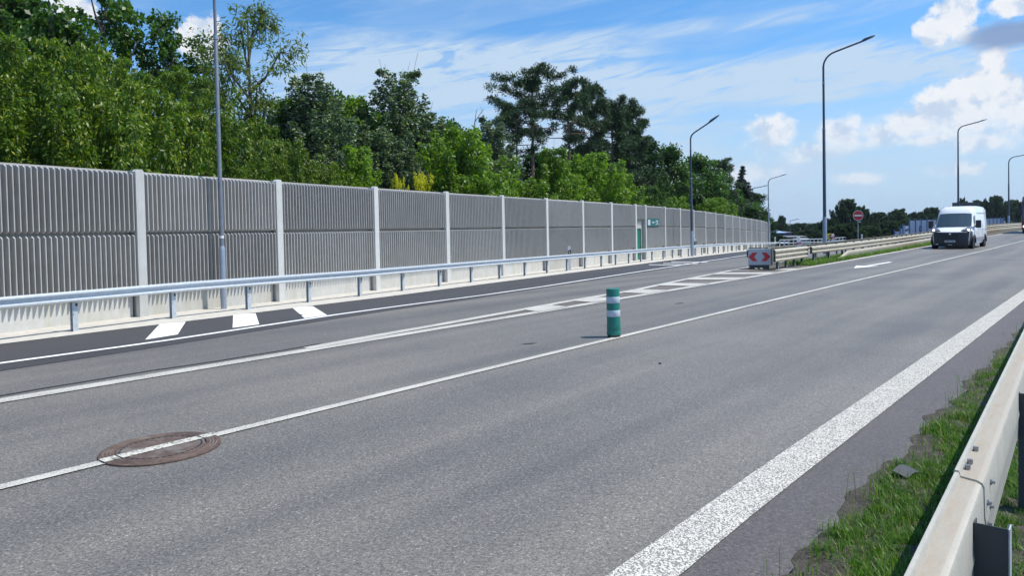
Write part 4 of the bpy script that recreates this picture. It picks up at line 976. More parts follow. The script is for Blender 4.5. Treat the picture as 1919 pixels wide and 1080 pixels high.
for sgn in (-1, 1):
    mb = MB()
    vs = []
    for (q, z, xo) in ((.50, 1.035, 0), (.93, 1.06, 0), (.975, 1.22, .14), (.93, 1.29, .2), (.66, 1.15, .12)):
        q2 = q; x = .02 + .22 * q * q + (.06 + max(0, z - 1.04) * 1.4) - .06 + xo * .2
        vs.append((x - .03, sgn * q2, z))
    f = [(0, 1, 2, 3, 4)] if sgn > 0 else [(4, 3, 2, 1, 0)]
    mb.add(vs, f); o = mb.build('headlight', M['headlamp'], van); sm = o.modifiers.new('solid', 'SOLIDIFY'); sm.thickness = .08; sm.offset = -1
    lampb = MB(); lampb.prism([(.055 * math.cos(a), 1.12 + .055 * math.sin(a)) for a in [2 * math.pi * k / 12 for k in range(12)]], -.01, .01, Matrix.Translation((.135, sgn * .86, 0)) @ Matrix.Rotation(math.pi / 2, 4, 'Z'))
    em = bpy.data.materials.get('lit_headlamp')
    if not em:
        em = bpy.data.materials.new('lit_headlamp'); em.use_nodes = True; e_ = em.node_tree.nodes['Principled BSDF']; e_.inputs['Emission Color'].default_value = (1, .98, .92, 1); e_.inputs['Emission Strength'].default_value = 4
    lampb.build('running_light', em, o)
    # mirrors, side window, trims
    mb = MB(); mb.box(1.00, sgn * 1.06 if sgn > 0 else -1.32, 1.22, 1.16, 1.32 if sgn > 0 else -1.06, 1.66); mi = mb.build('mirror', M['plasticdark'], van, bevel=.04)
    mb = MB(); mb.tube([(1.1, sgn * .98, 1.30), (1.1, sgn * 1.10, 1.30)], .04, 8); mb.build('mirror_arm', M['plasticdark'], mi)
    mb = MB(); P_ = [(1.12, 1.36), (1.45, 1.93), (2.0, 1.97), (2.05, 1.36)]
    vs = [(x, sgn * (1.012 - max(0, z - 1.36) * .16), z) for x, z in P_]; mb.add(vs, [(0, 1, 2, 3) if sgn < 0 else (3, 2, 1, 0)]); mb.build('side_window', M['glass'], van)
    mb = MB(); mb.box(1.3, sgn * 1.02 if sgn > 0 else -1.045, .50, 4.1, 1.045 if sgn > 0 else -1.02, .68); mb.build('side_trim', mat('grey_trim', (.25, .26, .28), .5), van)
    mb = MB()
    for z in (2.08,): mb.box(2.12, sgn * .935 if sgn > 0 else -.945, z, 5.3, .945 if sgn > 0 else -.935, z + .02)
    mb.build('roof_seam', M['plasticdark'], van)
    mb = MB(); mb.box(2.10, sgn * 1.020 if sgn > 0 else -1.024, .75, 2.115, 1.024 if sgn > 0 else -1.020, 1.45).box(3.5, sgn * 1.020 if sgn > 0 else -1.024, .75, 3.515, 1.024 if sgn > 0 else -1.020, 1.45).box(2.1, sgn * 1.020 if sgn > 0 else -1.024, 1.12, 5.2, 1.026 if sgn > 0 else -1.020, 1.135); mb.build('door_seam', M['dark'], van)
    for x in (.80, 4.35):
        wheel(van, x, sgn * .90)
        n = 12; mb = MB(); r0, r1 = .36, .47; vs = []
        for k in range(n + 1):
            a = math.pi * k / n
            for rr_ in (r0, r1): vs.append((x + rr_ * math.cos(a), sgn * 1.032, .36 + rr_ * math.sin(a)))
        mb.add(vs, [(k * 2, k * 2 + 1, k * 2 + 3, k * 2 + 2) for k in range(n)]); o = mb.build('wheel_arch', M['plasticdark'], van); sm = o.modifiers.new('s', 'SOLIDIFY'); sm.thickness = .06; sm.offset = 0
        disc_ = MB(); disc_.prism([(x + .40 * math.cos(2 * math.pi * k / 20), .36 + .40 * math.sin(2 * math.pi * k / 20)) for k in range(20)], min(sgn * 1.012, sgn * .99), max(sgn * 1.012, sgn * 1.022)); disc_.build('wheel_well', M['black'], van)

# lorry entering at the right edge
Pt = ST(88.6, 5.62); tk = empty('lorry', (Pt[0], Pt[1], Pt[2]), hd, 'dark maroon lorry cut off by the right edge of the picture behind the van', 'lorry')
mb = MB(); mb.prism([(0, .55), (-.05, 1.2), (.02, 2.1), (.35, 3.3), (.8, 3.75), (2.1, 3.8), (2.1, .55)], -1.22, 1.22); mb.build('cab', M['maroon'], tk, bevel=.08)
mb = MB(); mb.box(-.09, -1.20, .35, .2, 1.20, .95); mb.build('bumper', M['maroon'], tk, bevel=.05)
mb = MB(); vs = [(-.075, -1.12, 1.45), (-.075, 1.12, 1.45), (.17, 1.12, 2.75), (.17, -1.12, 2.75)]; mb.add([(a - .05, b, c) for a, b, c in vs] + [(a + .05, b, c) for a, b, c in vs], [(0, 3, 2, 1), (4, 5, 6, 7), (0, 1, 5, 4), (2, 3, 7, 6), (1, 2, 6, 5), (3, 0, 4, 7)]); mb.build('windscreen', M['glass'], tk)
mb = MB(); mb.box(2.5, -1.27, 1.1, 12.5, 1.27, 4.35).box(2.2, -.5, .7, 12.4, .5, 1.1); mb.build('trailer', mat('dark_tarpaulin', (.07, .075, .09), .6, var=.1), tk, bevel=.04)
mb = MB(); mb.box(-.08, -.9, 1.0, -.055, .9, 1.35); mb.build('grille', M['black'], tk)
for sgn in (-1, 1):
    mb = MB(); mb.prism([(sgn * .95 + .13 * math.cos(2 * math.pi * k / 14), .72 + .10 * math.sin(2 * math.pi * k / 14)) for k in range(14)], -.012, .012, Matrix.Translation((-.105, 0, 0)) @ Matrix.Rotation(math.pi / 2, 4, 'Z')); mb.build('headlight', bpy.data.materials['lit_headlamp'], tk)
    mb = MB(); mb.box(.25, 1.28 if sgn > 0 else -1.5, 1.9, .4, 1.5 if sgn > 0 else -1.28, 2.8); mb.build('mirror', M['plasticdark'], tk, bevel=.03)
    for x in (1.0, 4.0, 9.5, 10.8): wheel(tk, x, sgn * 1.05, .5, .3)
    mb = MB(); vs = [(.5, 1.225 * sgn, 1.7), (1.6, 1.225 * sgn, 1.7), (1.6, 1.225 * sgn, 2.6), (.7, 1.225 * sgn, 2.6)]; mb.add(vs, [(0, 1, 2, 3)]); mb.build('side_window', M['glass'], tk)

# ------------------------------------------------------------------ far buildings, hills
def building(name, px0, px1, ytop, ybot, Y, mwall, mroof, label, nwin, roofh=0.25, depth=14):
    x0, x1 = at(px0, Y), at(px1, Y); hz = 431 - .02 * ((px0 + px1) / 2 - 960)
    zt = CH - (ytop - hz) / F * Y; zb = CH - (ybot - hz) / F * Y - 3; r = empty(name, (x0, Y, zb), 0, label, 'building'); W_ = x1 - x0; H_ = zt - zb; rh = (zt - zb - 3) * roofh
    mb = MB(); mb.box(0, 0, 0, W_, depth, H_ - rh); mb.build('wall', mwall, r)
    mb = MB(); mb.add([(-.3, -.4, H_ - rh), (W_ + .3, -.4, H_ - rh), (W_ + .3, depth * .5, H_), (-.3, depth * .5, H_), (-.3, depth + .4, H_ - rh), (W_ + .3, depth + .4, H_ - rh)], [(0, 1, 2, 3), (3, 2, 5, 4), (0, 3, 4), (1, 5, 2), (0, 4, 5, 1)]); mb.build('roof', mroof, r)
    if nwin:
        cw = W_ / nwin
        for k in range(nwin): mb = MB(); mb.box(k * cw + cw * .22, -.05, H_ - rh - 3.0, k * cw + cw * .78, -.01, H_ - rh - 1.1); mb.build('window', M['window'], r)
building('industrial_hall', 1441, 1472, 431.5, 446, 180, M['wallblue'], M['roofblue'], 'long blue roofed hall behind the end of the noise wall', 8, .35)
building('house', 1472.5, 1484, 434, 446, 185, M['wallblue'], M['wallgrey'], 'dark block with two pale windows right of the blue roofed hall', 3, .15, 10)
building('grey_building', 1475, 1512, 442, 452, 165, M['wallgrey'], M['wallgrey'], 'low grey building below the dark trees behind the chevron board', 6, .2, 8)
building('white_shed', 1487, 1524, 447.5, 457, 140, M['wallwhite'], M['wallwhite'], 'low white shed with flat roof behind the red banded delineator', 0, .12, 8)
def hill(name, pts, Y, label, mm, depth=500):
    mb = MB(); vs = []; fs = []
    n = 60; xs = np.linspace(pts[0][0], pts[-1][0], n)
    for k, px in enumerate(xs):
        yt = np.interp(px, [p[0] for p in pts], [p[1] for p in pts]); hz = 431 - .02 * (px - 960); z = CH - (yt - hz) / F * Y + 1.5 * math.sin(k * 1.3) * Y / 3000
        x = at(px, Y); vs += [(x, Y, -60), (x, Y + depth * .3, z * .6), (x, Y + depth * .6, z), (x, Y + depth, -60)]
    for k in range(n - 1):
        for j in range(3): fs.append((k * 4 + j, (k + 1) * 4 + j, (k + 1) * 4 + j + 1, k * 4 + j + 1))
    mb.add(vs, fs); tag(mb.build(name, mm, smooth=True), label, kind='structure')
hill('hills', [(1100, 421), (1440, 420), (1500, 416), (1545, 418), (1620, 416), (1750, 414), (2100, 409)], 3200, 'pale far hills on the horizon', M['hill'], 900)

# ------------------------------------------------------------------ vegetation
def leaves_mesh(name, C, R, per, size, mat_, asp=.45, droop=.3, flat=1.0, seed=1, up=0.35, shell=.5):
    """C cluster centres (n,3), R radii (n,), per leaves per cluster -> folded leaf quads."""
    r_ = np.random.default_rng(seed); n = len(C) * per
    c = np.repeat(C, per, axis=0); R = np.repeat(R, per)
    d = r_.normal(size=(n, 3)); d /= np.linalg.norm(d, axis=1)[:, None]
    q = (shell + (1 - shell) * r_.random(n)) ** .8 * r_.random(n) ** .25
    pos = c + d * (R * q)[:, None] * np.array([1, 1, flat])
    ax = d * np.array([1, 1, .6]) + r_.normal(size=(n, 3)) * .7; ax[:, 2] -= droop; ax /= np.linalg.norm(ax, axis=1)[:, None]
    nn = r_.normal(size=(n, 3)) * .55; nn[:, 2] += up + .4; nn += d * .4
    sd_ = np.cross(ax, nn); sd_ /= (np.linalg.norm(sd_, axis=1)[:, None] + 1e-9)
    S = size * (.6 + .8 * r_.random(n))[:, None]
    a = pos; b = pos + ax * S * .5 + sd_ * S * asp * .5; e = pos + ax * S * .5 - sd_ * S * asp * .5; t = pos + ax * S
    t[:, 2] -= S[:, 0] * .1
    V = np.stack([a, b, t, e], axis=1).reshape(-1, 3)
    me = bpy.data.meshes.new(name); me.vertices.add(4 * n); me.vertices.foreach_set('co', V.astype(np.float32).ravel())
    me.loops.add(4 * n); me.loops.foreach_set('vertex_index', np.arange(4 * n, dtype=np.int32)); me.polygons.add(n)
    me.polygons.foreach_set('loop_start', np.arange(0, 4 * n, 4, dtype=np.int32)); me.polygons.foreach_set('loop_total', np.full(n, 4, dtype=np.int32))
    me.update(); me.materials.append(mat_); return me
def broad(seed, H, Wd, zb, leaf, size, per, ncl, rcl=.6, asp=.45, droop=.3, lobes=9, bark=None, tiers=False, trunk_r=.14, sparse=1.0, top_spread=1.0, plume=0.0):
    """tree template: trunk with limbs, crown of leaf clusters grouped in uneven lobes."""
    r_ = np.random.default_rng(seed); lob = []
    for k in range(lobes):
        f = (k + .5) / lobes; z = zb + (H - zb) * (.12 + .80 * f) ; a = k * 2.4 + r_.random() * 1.2
        env = math.sin(math.pi * (.15 + .75 * f)) ** .8; rad = Wd * .5 * env * (.30 + .5 * r_.random())
        lob.append(np.array([rad * math.cos(a), rad * math.sin(a), z - (H - zb) * .04 + r_.normal() * .3]))
    lob.append(np.array([r_.normal() * .3, r_.normal() * .3, H - Wd * .10])); lob = np.array(lob)
    LR = Wd * (.17 + .12 * r_.random(len(lob))); LR[-1] = Wd * .13
    C = []; R = []
    for k in range(ncl):
        i = r_.integers(len(lob)); d = r_.normal(size=3); d /= np.linalg.norm(d); q = r_.random() ** .45
        s = np.array([1, 1, .65 if tiers else .95 + plume]); C.append(lob[i] + d * LR[i] * q * s); R.append(rcl * (.55 + .7 * r_.random()))
    C = np.array(C); R = np.array(R); C[:, 2] = np.minimum(C[:, 2], H - .2)
    me = leaves_mesh('crown', C, R, per, size, L_[leaf], asp, droop, .55 if tiers else .85 + plume, seed)
    mb = MB(); bend = r_.normal(size=2) * .25
    tp = [np.array([bend[0] * (z / H) ** 2, bend[1] * (z / H) ** 2, z]) for z in np.linspace(-.8, H * .93, 9)]
    mb.tube(tp, [trunk_r * (1.15 - .98 * k / 8) for k in range(9)], 8)
    for i in range(len(lob)):
        zt = max(.8, lob[i][2] - LR[i] * 1.3 - .5); p0 = np.array([bend[0] * (zt / H) ** 2, bend[1] * (zt / H) ** 2, zt]); p2 = lob[i]; p1 = (p0 + p2) / 2 + np.array([0, 0, -.25])
        mb.tube([p0, p1, p2], [trunk_r * .42, trunk_r * .3, trunk_r * .12], 6)
    for k in range(0, ncl, 3):
        i = np.argmin(np.linalg.norm(lob - C[k], axis=1)); mb.tube([lob[i], C[k]], [trunk_r * .14, trunk_r * .05], 4, False)
    return me, mb, bark or 'bark'
def shooty(seed, H, Wd, zb, leaf, size, per, nsh, r0=.42, asp=.4, droop=.5, slen=1.9, out=.35, trunk_r=.12, gap=0.0, tip=.10, waist=.55):
    """tree of many upright leafy shoots: jagged plumes at the top and sides, gaps between them."""
    r_ = np.random.default_rng(seed); C = []; R = []; mb = MB()
    mb.tube([(0, 0, z) for z in np.linspace(-.8, H * .9, 7)], [trunk_r * (1.1 - .95 * k / 6) for k in range(7)], 7)
    for k in range(nsh):
        f = (k + .5) / nsh; z = zb * .6 + (H - slen * .8 - zb * .6) * f ** .9; a = k * 2.4 + r_.random() * .9
        env = Wd * .5 * (1 - max(0, (f - waist) / (1 - waist)) ** 1.7) * (.55 + .45 * min(1, f * 3)); rad = env * (.35 + .65 * r_.random() ** .5)
        L = slen * (.55 + .8 * r_.random()) * (1 if f < .9 else 1.15); p = np.array([rad * math.cos(a), rad * math.sin(a), z]); d = np.array([math.cos(a) * out, math.sin(a) * out, 1.0]); d /= np.linalg.norm(d)
        if k % 2 == 0: mb.tube([(0, 0, max(.3, z - rad * .9 - .4)), p * np.array([.5, .5, 1]) + np.array([0, 0, -.35]), p], [trunk_r * .35, trunk_r * .22, trunk_r * .12], 5)
        mb.tube([p, p + d * L], [trunk_r * .12, .006], 4, False)
        m_ = max(3, int(L / .26))
        for q in range(m_):
            g = q / (m_ - 1)
            if r_.random() < gap: continue
            C.append(p + d * L * g + r_.normal(size=3) * .16 * (1.15 - g)); R.append(r0 * (1.0 - .75 * g) * (.75 + .5 * r_.random()) + tip)
    C = np.array(C); R = np.array(R); C[:, 2] = np.minimum(C[:, 2], H - .05); print(leaf, len(C), len(C) * per)
    return leaves_mesh('crown', C, R, per, size, L_[leaf], asp, droop, .9, seed), mb, 'bark'
def pine(seed, H, Wd, zb, per=150, n=34, size=.17, lean=0.0):
    r_ = np.random.default_rng(seed); mb = MB(); C = []; R = []
    tp = [np.array([lean * math.sin(z / H * 2.2), .15 * math.sin(z / H * 3), z]) for z in np.linspace(-.8, H * .96, 10)]; zz = [p[2] for p in tp]
    mb.tube(tp, [.19 * (1.1 - .85 * k / 9) for k in range(10)], 8)
    for k in range(n):
        f = (k + .5) / n; z = zb + (H - zb) * f ** .8; a = k * 2.4 + r_.random(); L = Wd * .5 * (1.0 - .55 * f ** 2) * (.45 + .65 * r_.random())
        p0 = np.array([np.interp(z, zz, [p[0] for p in tp]), np.interp(z, zz, [p[1] for p in tp]), z]); e = p0 + np.array([L * math.cos(a), L * math.sin(a), .15 * L + .25])
        m_ = (p0 + e) / 2 + np.array([0, 0, -.12 * L]); mb.tube([p0, m_, e], [.05, .035, .015], 5)
        for j in range(4):
            g = .5 + .5 * j / 3; q = p0 + (e - p0) * g + r_.normal(size=3) * np.array([.35, .35, .18]); C.append(q); R.append(.60 * (.7 + .6 * r_.random()))
    for j in range(4): C.append(np.array([tp[-1][0] + r_.normal() * .3, tp[-1][1] + r_.normal() * .3, H - .3 - .25 * j])); R.append(.4)
    me = leaves_mesh('crown', np.array(C), np.array(R), per, size, L_['pine'], .24, -.5, .62, seed, shell=.1); return me, mb, 'pinebark'
def spruce(seed, H, Wd, per=46, size=.20):
    r_ = np.random.default_rng(seed); mb = MB(); C = []; R = []; mb.tube([(0, 0, -.8), (0, 0, H * .5), (0, 0, H)], [.16, .1, .02], 8)
    for k in range(24):
        f = k / 23; z = .8 + (H - 1.0) * f; L = Wd * .5 * (1 - f) ** .8 + .1
        for j in range(7 if f < .8 else 4):
            a = j * 2 * math.pi / 7 + k * .7 + r_.random() * .3; e = np.array([L * math.cos(a), L * math.sin(a), z - .30 * L]); mb.tube([(0, 0, z), e * .6 + np.array([0, 0, z * .4]), e + np.array([0, 0, .12 * L])], [.03, .02, .008], 4, False)
            m_ = max(2, int(L / .28))
            for q in range(m_): g = (q + .6) / m_; C.append(np.array([e[0] * g, e[1] * g, z - .30 * L * g + .1 * L * g * g])); R.append(.17 + .12 * (1 - f))
    me = leaves_mesh('crown', np.array(C), np.array(R), per, size, L_['spruce'], .2, .7, .5, seed, shell=.1); return me, mb, 'bark'

K = {}
K['elderA'] = shooty(11, 9.0, 5.6, 1.0, 'elder', .145, 62, 84, .43, .42, .8)
K['elderB'] = shooty(12, 8.0, 5.0, .8, 'elder', .145, 62, 76, .43, .42, .8)
K['elderC'] = shooty(13, 6.5, 5.2, .5, 'elder', .145, 62, 72, .41, .42, .8, 1.5)
K['mapleA'] = broad(21, 15.0, 8.0, 4.0, 'maple', .21, 85, 210, .60, .8, .25, 17, tiers=True, trunk_r=.2)
K['mapleB'] = broad(22, 14.0, 7.5, 4.5, 'maple', .21, 85, 120, .60, .8, .25, 15, tiers=True, trunk_r=.17)
K['ash'] = broad(31, 13.5, 5.6, 5.5, 'ash', .22, 26, 260, .50, .32, .6, 13, trunk_r=.17)
K['aspenA'] = shooty(41, 12.0, 4.2, 1.0, 'aspen', .13, 40, 120, .40, .8, .1, 2.2, .25, tip=.07, waist=.35)
K['aspenB'] = shooty(42, 11.0, 3.8, 1.6, 'aspen', .13, 40, 100, .38, .8, .1, 2.3, .22, gap=.1, tip=.06, waist=.35)
K['lightA'] = shooty(51, 7.0, 4.6, .5, 'light', .18, 42, 90, .42, .5, .4, 1.5, .35)
K['lightB'] = shooty(52, 6.0, 4.4, .4, 'light', .18, 42, 80, .42, .5, .4, 1.3, .4)
K['lightC'] = shooty(53, 7.5, 3.0, .5, 'light', .18, 42, 70, .36, .5, .4, 1.7, .25, waist=.3)
K['darkA'] = broad(61, 11.0, 7.0, .8, 'dark', .26, 50, 340, .62, .6, .3, 13, trunk_r=.2)
K['darkB'] = broad(62, 10.0, 6.5, .8, 'maple', .26, 50, 340, .60, .6, .3, 12, trunk_r=.2)
K['midA'] = broad(63, 10.0, 5.8, 1.0, 'light', .22, 54, 330, .56, .6, .3, 12, trunk_r=.16)
K['pineA'] = pine(71, 15.0, 8.8, 9.6, 200, 19, .26, lean=.5)
K['pineB'] = pine(72, 14.0, 7.0, 8.6, 200, 18, .26, lean=-.3)
K['pineC'] = pine(73, 13.0, 6.8, 2.0, 200, 46, .27)
K['spruce'] = spruce(81, 12.0, 6.8, 80, .30)
K['yellow'] = shooty(94, 3.6, 2.2, .4, 'yellow', .14, 46, 34, .24, .5, .3, .9, .5, trunk_r=.04)
K['farA'] = shooty(95, 11.0, 9.0, .5, 'far', .42, 26, 120, .80, .7, .3, 2.0, .4, trunk_r=.25)
K['farB'] = shooty(96, 9.0, 9.5, .3, 'far', .42, 26, 110, .80, .7, .3, 1.6, .5, trunk_r=.25)
K['farC'] = shooty(97, 10.0, 7.5, .3, 'far', .40, 26, 90, .75, .7, .3, 2.2, .35, trunk_r=.25, waist=.4)
trunks = {}
for k, (me, mb, bk) in K.items():
    tm = bpy.data.meshes.new('trunk'); tm.from_pydata(mb.v, [], mb.f); tm.update(); tm.materials.append(M[bk]); trunks[k] = tm
KH = dict(elderA=9, elderB=8, elderC=6.5, mapleA=15, mapleB=14, ash=13.5, aspenA=12, aspenB=11, lightA=7, lightB=6, lightC=7.5, darkA=11, darkB=10, midA=10, pineA=15, pineB=14, pineC=13, spruce=12, yellow=3.6, farA=11, farB=9, farC=10)
KW = dict(elderA=5.6, elderB=5.0, elderC=5.2, mapleA=8, mapleB=7.5, ash=5.6, aspenA=4.2, aspenB=3.8, lightA=4.6, lightB=4.4, lightC=3, darkA=7, darkB=6.5, midA=5.8, pineA=7.4, pineB=6, pineC=6.4, spruce=6.4, yellow=2.2, farA=9, farB=9.5, farC=7.5)
def tree(kind, px, Y, ytop, wpx, name, label, cat='tree', group='trees behind the noise wall', rz=None):
    hz = 431 - .02 * (px - 960)
    if Y < 112:
        for _ in range(60):                       # keep every crown clear of the back of the wall
            x = at(px, Y); rad = wpx / F * Y * .5; dmin = 99
            for i in range(len(WALL) - 1):
                a_, b_ = WALL[i], WALL[i + 1]; d_ = b_ - a_; L2 = np.linalg.norm(d_); d_ = d_ / L2; q_ = np.clip((np.array([x, Y]) - a_) @ d_, 0, L2)
                v_ = np.array([x, Y]) - (a_ + d_ * q_); dist = np.linalg.norm(v_) * (1 if v_ @ np.array([-d_[1], d_[0]]) > 0 else -1)
                if abs(dist) < abs(dmin): dmin = dist
            if dmin > rad * .95 + .5: break
            Y += .4
    ztop = CH + (hz - ytop) / F * Y; x = at(px, Y) ; zb = -.3 if Y < 110 else float(np.interp(Y, [110, 400], [-2, -5]))
    x -= .02 * (ztop * .5 - CH) * 0
    H = ztop - zb; W_ = wpx / F * Y
    r = empty(name, (x, Y, zb), random.random() * 6.28 if rz is None else rz, label, cat, group)
    sz = H / KH[kind]; sx = W_ / KW[kind]; r.scale = (sx, sx, sz)
    for nm, me in (('trunk', trunks[kind]), ('crown', K[kind][0])):
        o = bpy.data.objects.new(nm, me); COL.objects.link(o); o.parent = r
    return r
TREES = [
 # back row, left
 ('mapleA', 20, 30, -95, 330, 'maple_tree', 'darkest tall maple at the upper left corner of the wood'),
 ('mapleB', 215, 31, -70, 250, 'maple_tree', 'tall maple with open crown showing sky between its branches, left of the lamp post'),
 ('mapleA', 330, 33, 30, 220, 'maple_tree', 'dark maple with clumped crown just left of the silver lamp post'),
 ('mapleB', -120, 31, -60, 260, 'maple_tree', 'dark maple partly cut off by the left edge of the picture'),
 ('ash', 478, 30, 2, 215, 'ash_tree', 'tall sparse light green tree with forked trunk right of the silver lamp post'),
 ('ash', 425, 31, 95, 120, 'ash_tree', 'small sparse tree half hidden by the silver lamp post'),
 ('darkB', 110, 27, 20, 260, 'maple_tree', 'dark leafy tree behind the yellow-green box elders at the far left'),
 ('elderA', -60, 18.5, 150, 330, 'box_elder', 'yellow-green box elder cut off by the left edge of the picture'),
 ('elderB', 60, 19.5, 95, 260, 'box_elder', 'yellow-green box elder with drooping sprays behind the first wall panel'),
 ('elderA', 165, 20.5, 95, 250, 'box_elder', 'tallest yellow-green box elder left of the first wall post'),
 ('elderC', 250, 19.5, 165, 260, 'box_elder', 'broad yellow-green box elder just above the first wall post'),
 ('elderB', 335, 22, 150, 230, 'box_elder', 'yellow-green box elder between first wall post and lamp post'),
 ('elderC', 410, 21.5, 220, 210, 'box_elder', 'low yellow-green box elder directly behind the silver lamp post'),
 ('elderC', 480, 23.5, 240, 170, 'box_elder', 'low box elder above the second wall post'),
 ('midA', 530, 30, 190, 170, 'leafy_tree', 'bright green rounded tree below the tall sparse tree'),
 ('elderC', 545, 25, 265, 150, 'box_elder', 'smallest yellow-green box elder right of the second wall post'),
 ('aspenA', 592, 30, 150, 165, 'aspen_tree', 'grey-green aspen with a spiky top left of the yellow shrubs'),
 ('darkB', 630, 38, 178, 170, 'leafy_tree', 'dark rounded tree between the two grey-green aspens'),
 ('midA', 690, 36, 185, 170, 'leafy_tree', 'light green broad tree just left of the taller aspen'),
 ('aspenB', 755, 36, 138, 150, 'aspen_tree', 'taller grey-green aspen rising above its neighbours'),
 ('aspenB', 700, 32, 240, 150, 'aspen_tree', 'low grey-green aspen above the third wall post'),
 ('aspenA', 800, 37, 218, 150, 'aspen_tree', 'grey-green aspen sloping down right of the taller aspen'),
 ('darkB', 840, 42, 230, 160, 'leafy_tree', 'dark rounded tree right of the aspens'),
 ('lightA', 872, 34, 248, 165, 'leafy_tree', 'bright green tree left of the bare dead stem'),
 ('lightC', 675, 26.5, 280, 95, 'leafy_bush', 'bright pointed bush above the third wall post'),
 ('elderC', 620, 25.5, 310, 130, 'leafy_bush', 'green bush behind the fourth wall panel'),
 ('aspenA', 760, 32, 285, 110, 'aspen_tree', 'small grey aspen behind the yellow shrubs'),
 ('aspenB', 925, 44, 222, 90, 'aspen_tree', 'thin grey-green aspen left of the pines'),
 ('aspenA', 945, 38, 300, 110, 'aspen_tree', 'silvery aspen low down left of the pine trunks'),
 ('lightB', 900, 33, 330, 130, 'leafy_bush', 'bright bush behind the sixth wall panel'),
 ('lightB', 985, 36, 338, 140, 'leafy_bush', 'bright bush below the leftmost pine trunk'),
 ('lightC', 1040, 37, 282, 80, 'leafy_bush', 'upright bright bush below the pines with pointed top'),
 ('lightA', 1110, 40, 292, 130, 'leafy_bush', 'bright pointed bush below the rightmost pine trunk'),
 ('lightB', 1160, 43, 328, 110, 'leafy_bush', 'bright bush to the left of the escape door'),
 ('lightB', 1060, 38, 330, 130, 'leafy_bush', 'bright bush behind the eighth wall panel'),
 # pines
 ('pineA', 1003, 52, 138, 175, 'pine_tree', 'tallest pine with long bare trunk and flat crown'),
 ('pineB', 1066, 55, 162, 120, 'pine_tree', 'second tall pine with bare trunk, right of the tallest one'),
 ('pineB', 968, 50, 200, 120, 'pine_tree', 'lower pine leaning left of the tallest pine'),
 ('pineC', 1113, 60, 166, 95, 'pine_tree', 'pine with a small separate tuft on its top'),
 ('pineC', 1150, 62, 198, 110, 'pine_tree', 'dense dark pine right of the tufted pine'),
 ('pineC', 1185, 64, 204, 100, 'pine_tree', 'last dark pine with jagged top before the broadleaved trees'),
 ('darkA', 1010, 66, 288, 170, 'leafy_tree', 'dark tree closing the gap behind the two tallest pine trunks'),
 ('darkA', 1100, 68, 275, 170, 'leafy_tree', 'dark tree right of the pine trunks'),
 ('darkA', 930, 60, 285, 150, 'leafy_tree', 'dark tree behind the dead stem'),
 ('darkA', 1180, 70, 262, 150, 'leafy_tree', 'dark tree below the last jagged pine'),
 ('darkA', 1215, 70, 258, 110, 'leafy_tree', 'dark rounded tree right of the pines and left of the second lamp post'),
 ('darkB', 1255, 74, 275, 110, 'leafy_tree', 'green topped tree just left of the second lamp post'),
 ('darkB', 1303, 80, 292, 130, 'leafy_tree', 'broad dark green tree just right of the second lamp post'),
 ('pineC', 1350, 90, 304, 84, 'pine_tree', 'feathery dark pine left of the spruce'),
 ('darkA', 1332, 86, 316, 110, 'leafy_tree', 'dark low tree in front of the feathery pine'),
 ('spruce', 1394, 100, 311, 72, 'spruce_tree', 'dark pointed spruce standing alone against the sky'),
 ('darkB', 1378, 92, 356, 104, 'leafy_tree', 'rounded dark green tree at the foot of the spruce'),
 ('darkA', 1416, 102, 362, 76, 'leafy_tree', 'dark tree at the end of the wood behind the far lamp post'),
 ('darkA', 1436, 112, 398, 46, 'leafy_tree', 'lowest dark tree at the end of the noise wall'),
 ('lightB', 1272, 57, 370, 60, 'leafy_bush', 'small bright bush left of the second lamp post above the wall'),
 ('lightB', 1340, 64, 372, 70, 'leafy_bush', 'rounded bright bush above the far wall panels'),
 ('darkB', 1225, 56, 350, 70, 'leafy_tree', 'small dark tree above the escape sign'),
 ('yellow', 793, 26.2, 328, 42, 'yellow_shrub', 'brighter yellow shrub peeping over the wall'),
 ('yellow', 750, 25.6, 332, 26, 'yellow_shrub', 'thinner yellow shrub left of the brighter one'),
]
for tdef in TREES:
    k, px, Y, yt, wp, nm, lb = tdef
    tree(k, px, Y, yt, wp, nm, lb, 'shrub' if 'shrub' in nm or 'bush' in nm else 'tree')
# bare dead stem
r = empty('dead_tree', (at(887, 40), 40, -.3), 0, 'bare dead stem with forked tip left of the pines', 'tree')
hh = CH + (432 - 205) / F * 40 + .3
mb = MB(); mb.tube([(0, 0, 0), (0, 0, hh * .65), (.05, 0, hh * .80), (.25, 0, hh * .92), (.75, 0, hh)], [.07, .05, .035, .025, .01], 6); mb.tube([(.25, 0, hh * .92), (.35, 0, hh * .99), (.42, 0, hh * 1.0)], [.02, .012, .006], 5); mb.tube([(.03, 0, hh * .72), (-.1, 0, hh * .8)], [.02, .008], 5); mb.tube([(.05, 0, hh * .8), (.5, 0, hh * .84)], [.015, .006], 5)
mb.build('trunk', M['bark'], r)
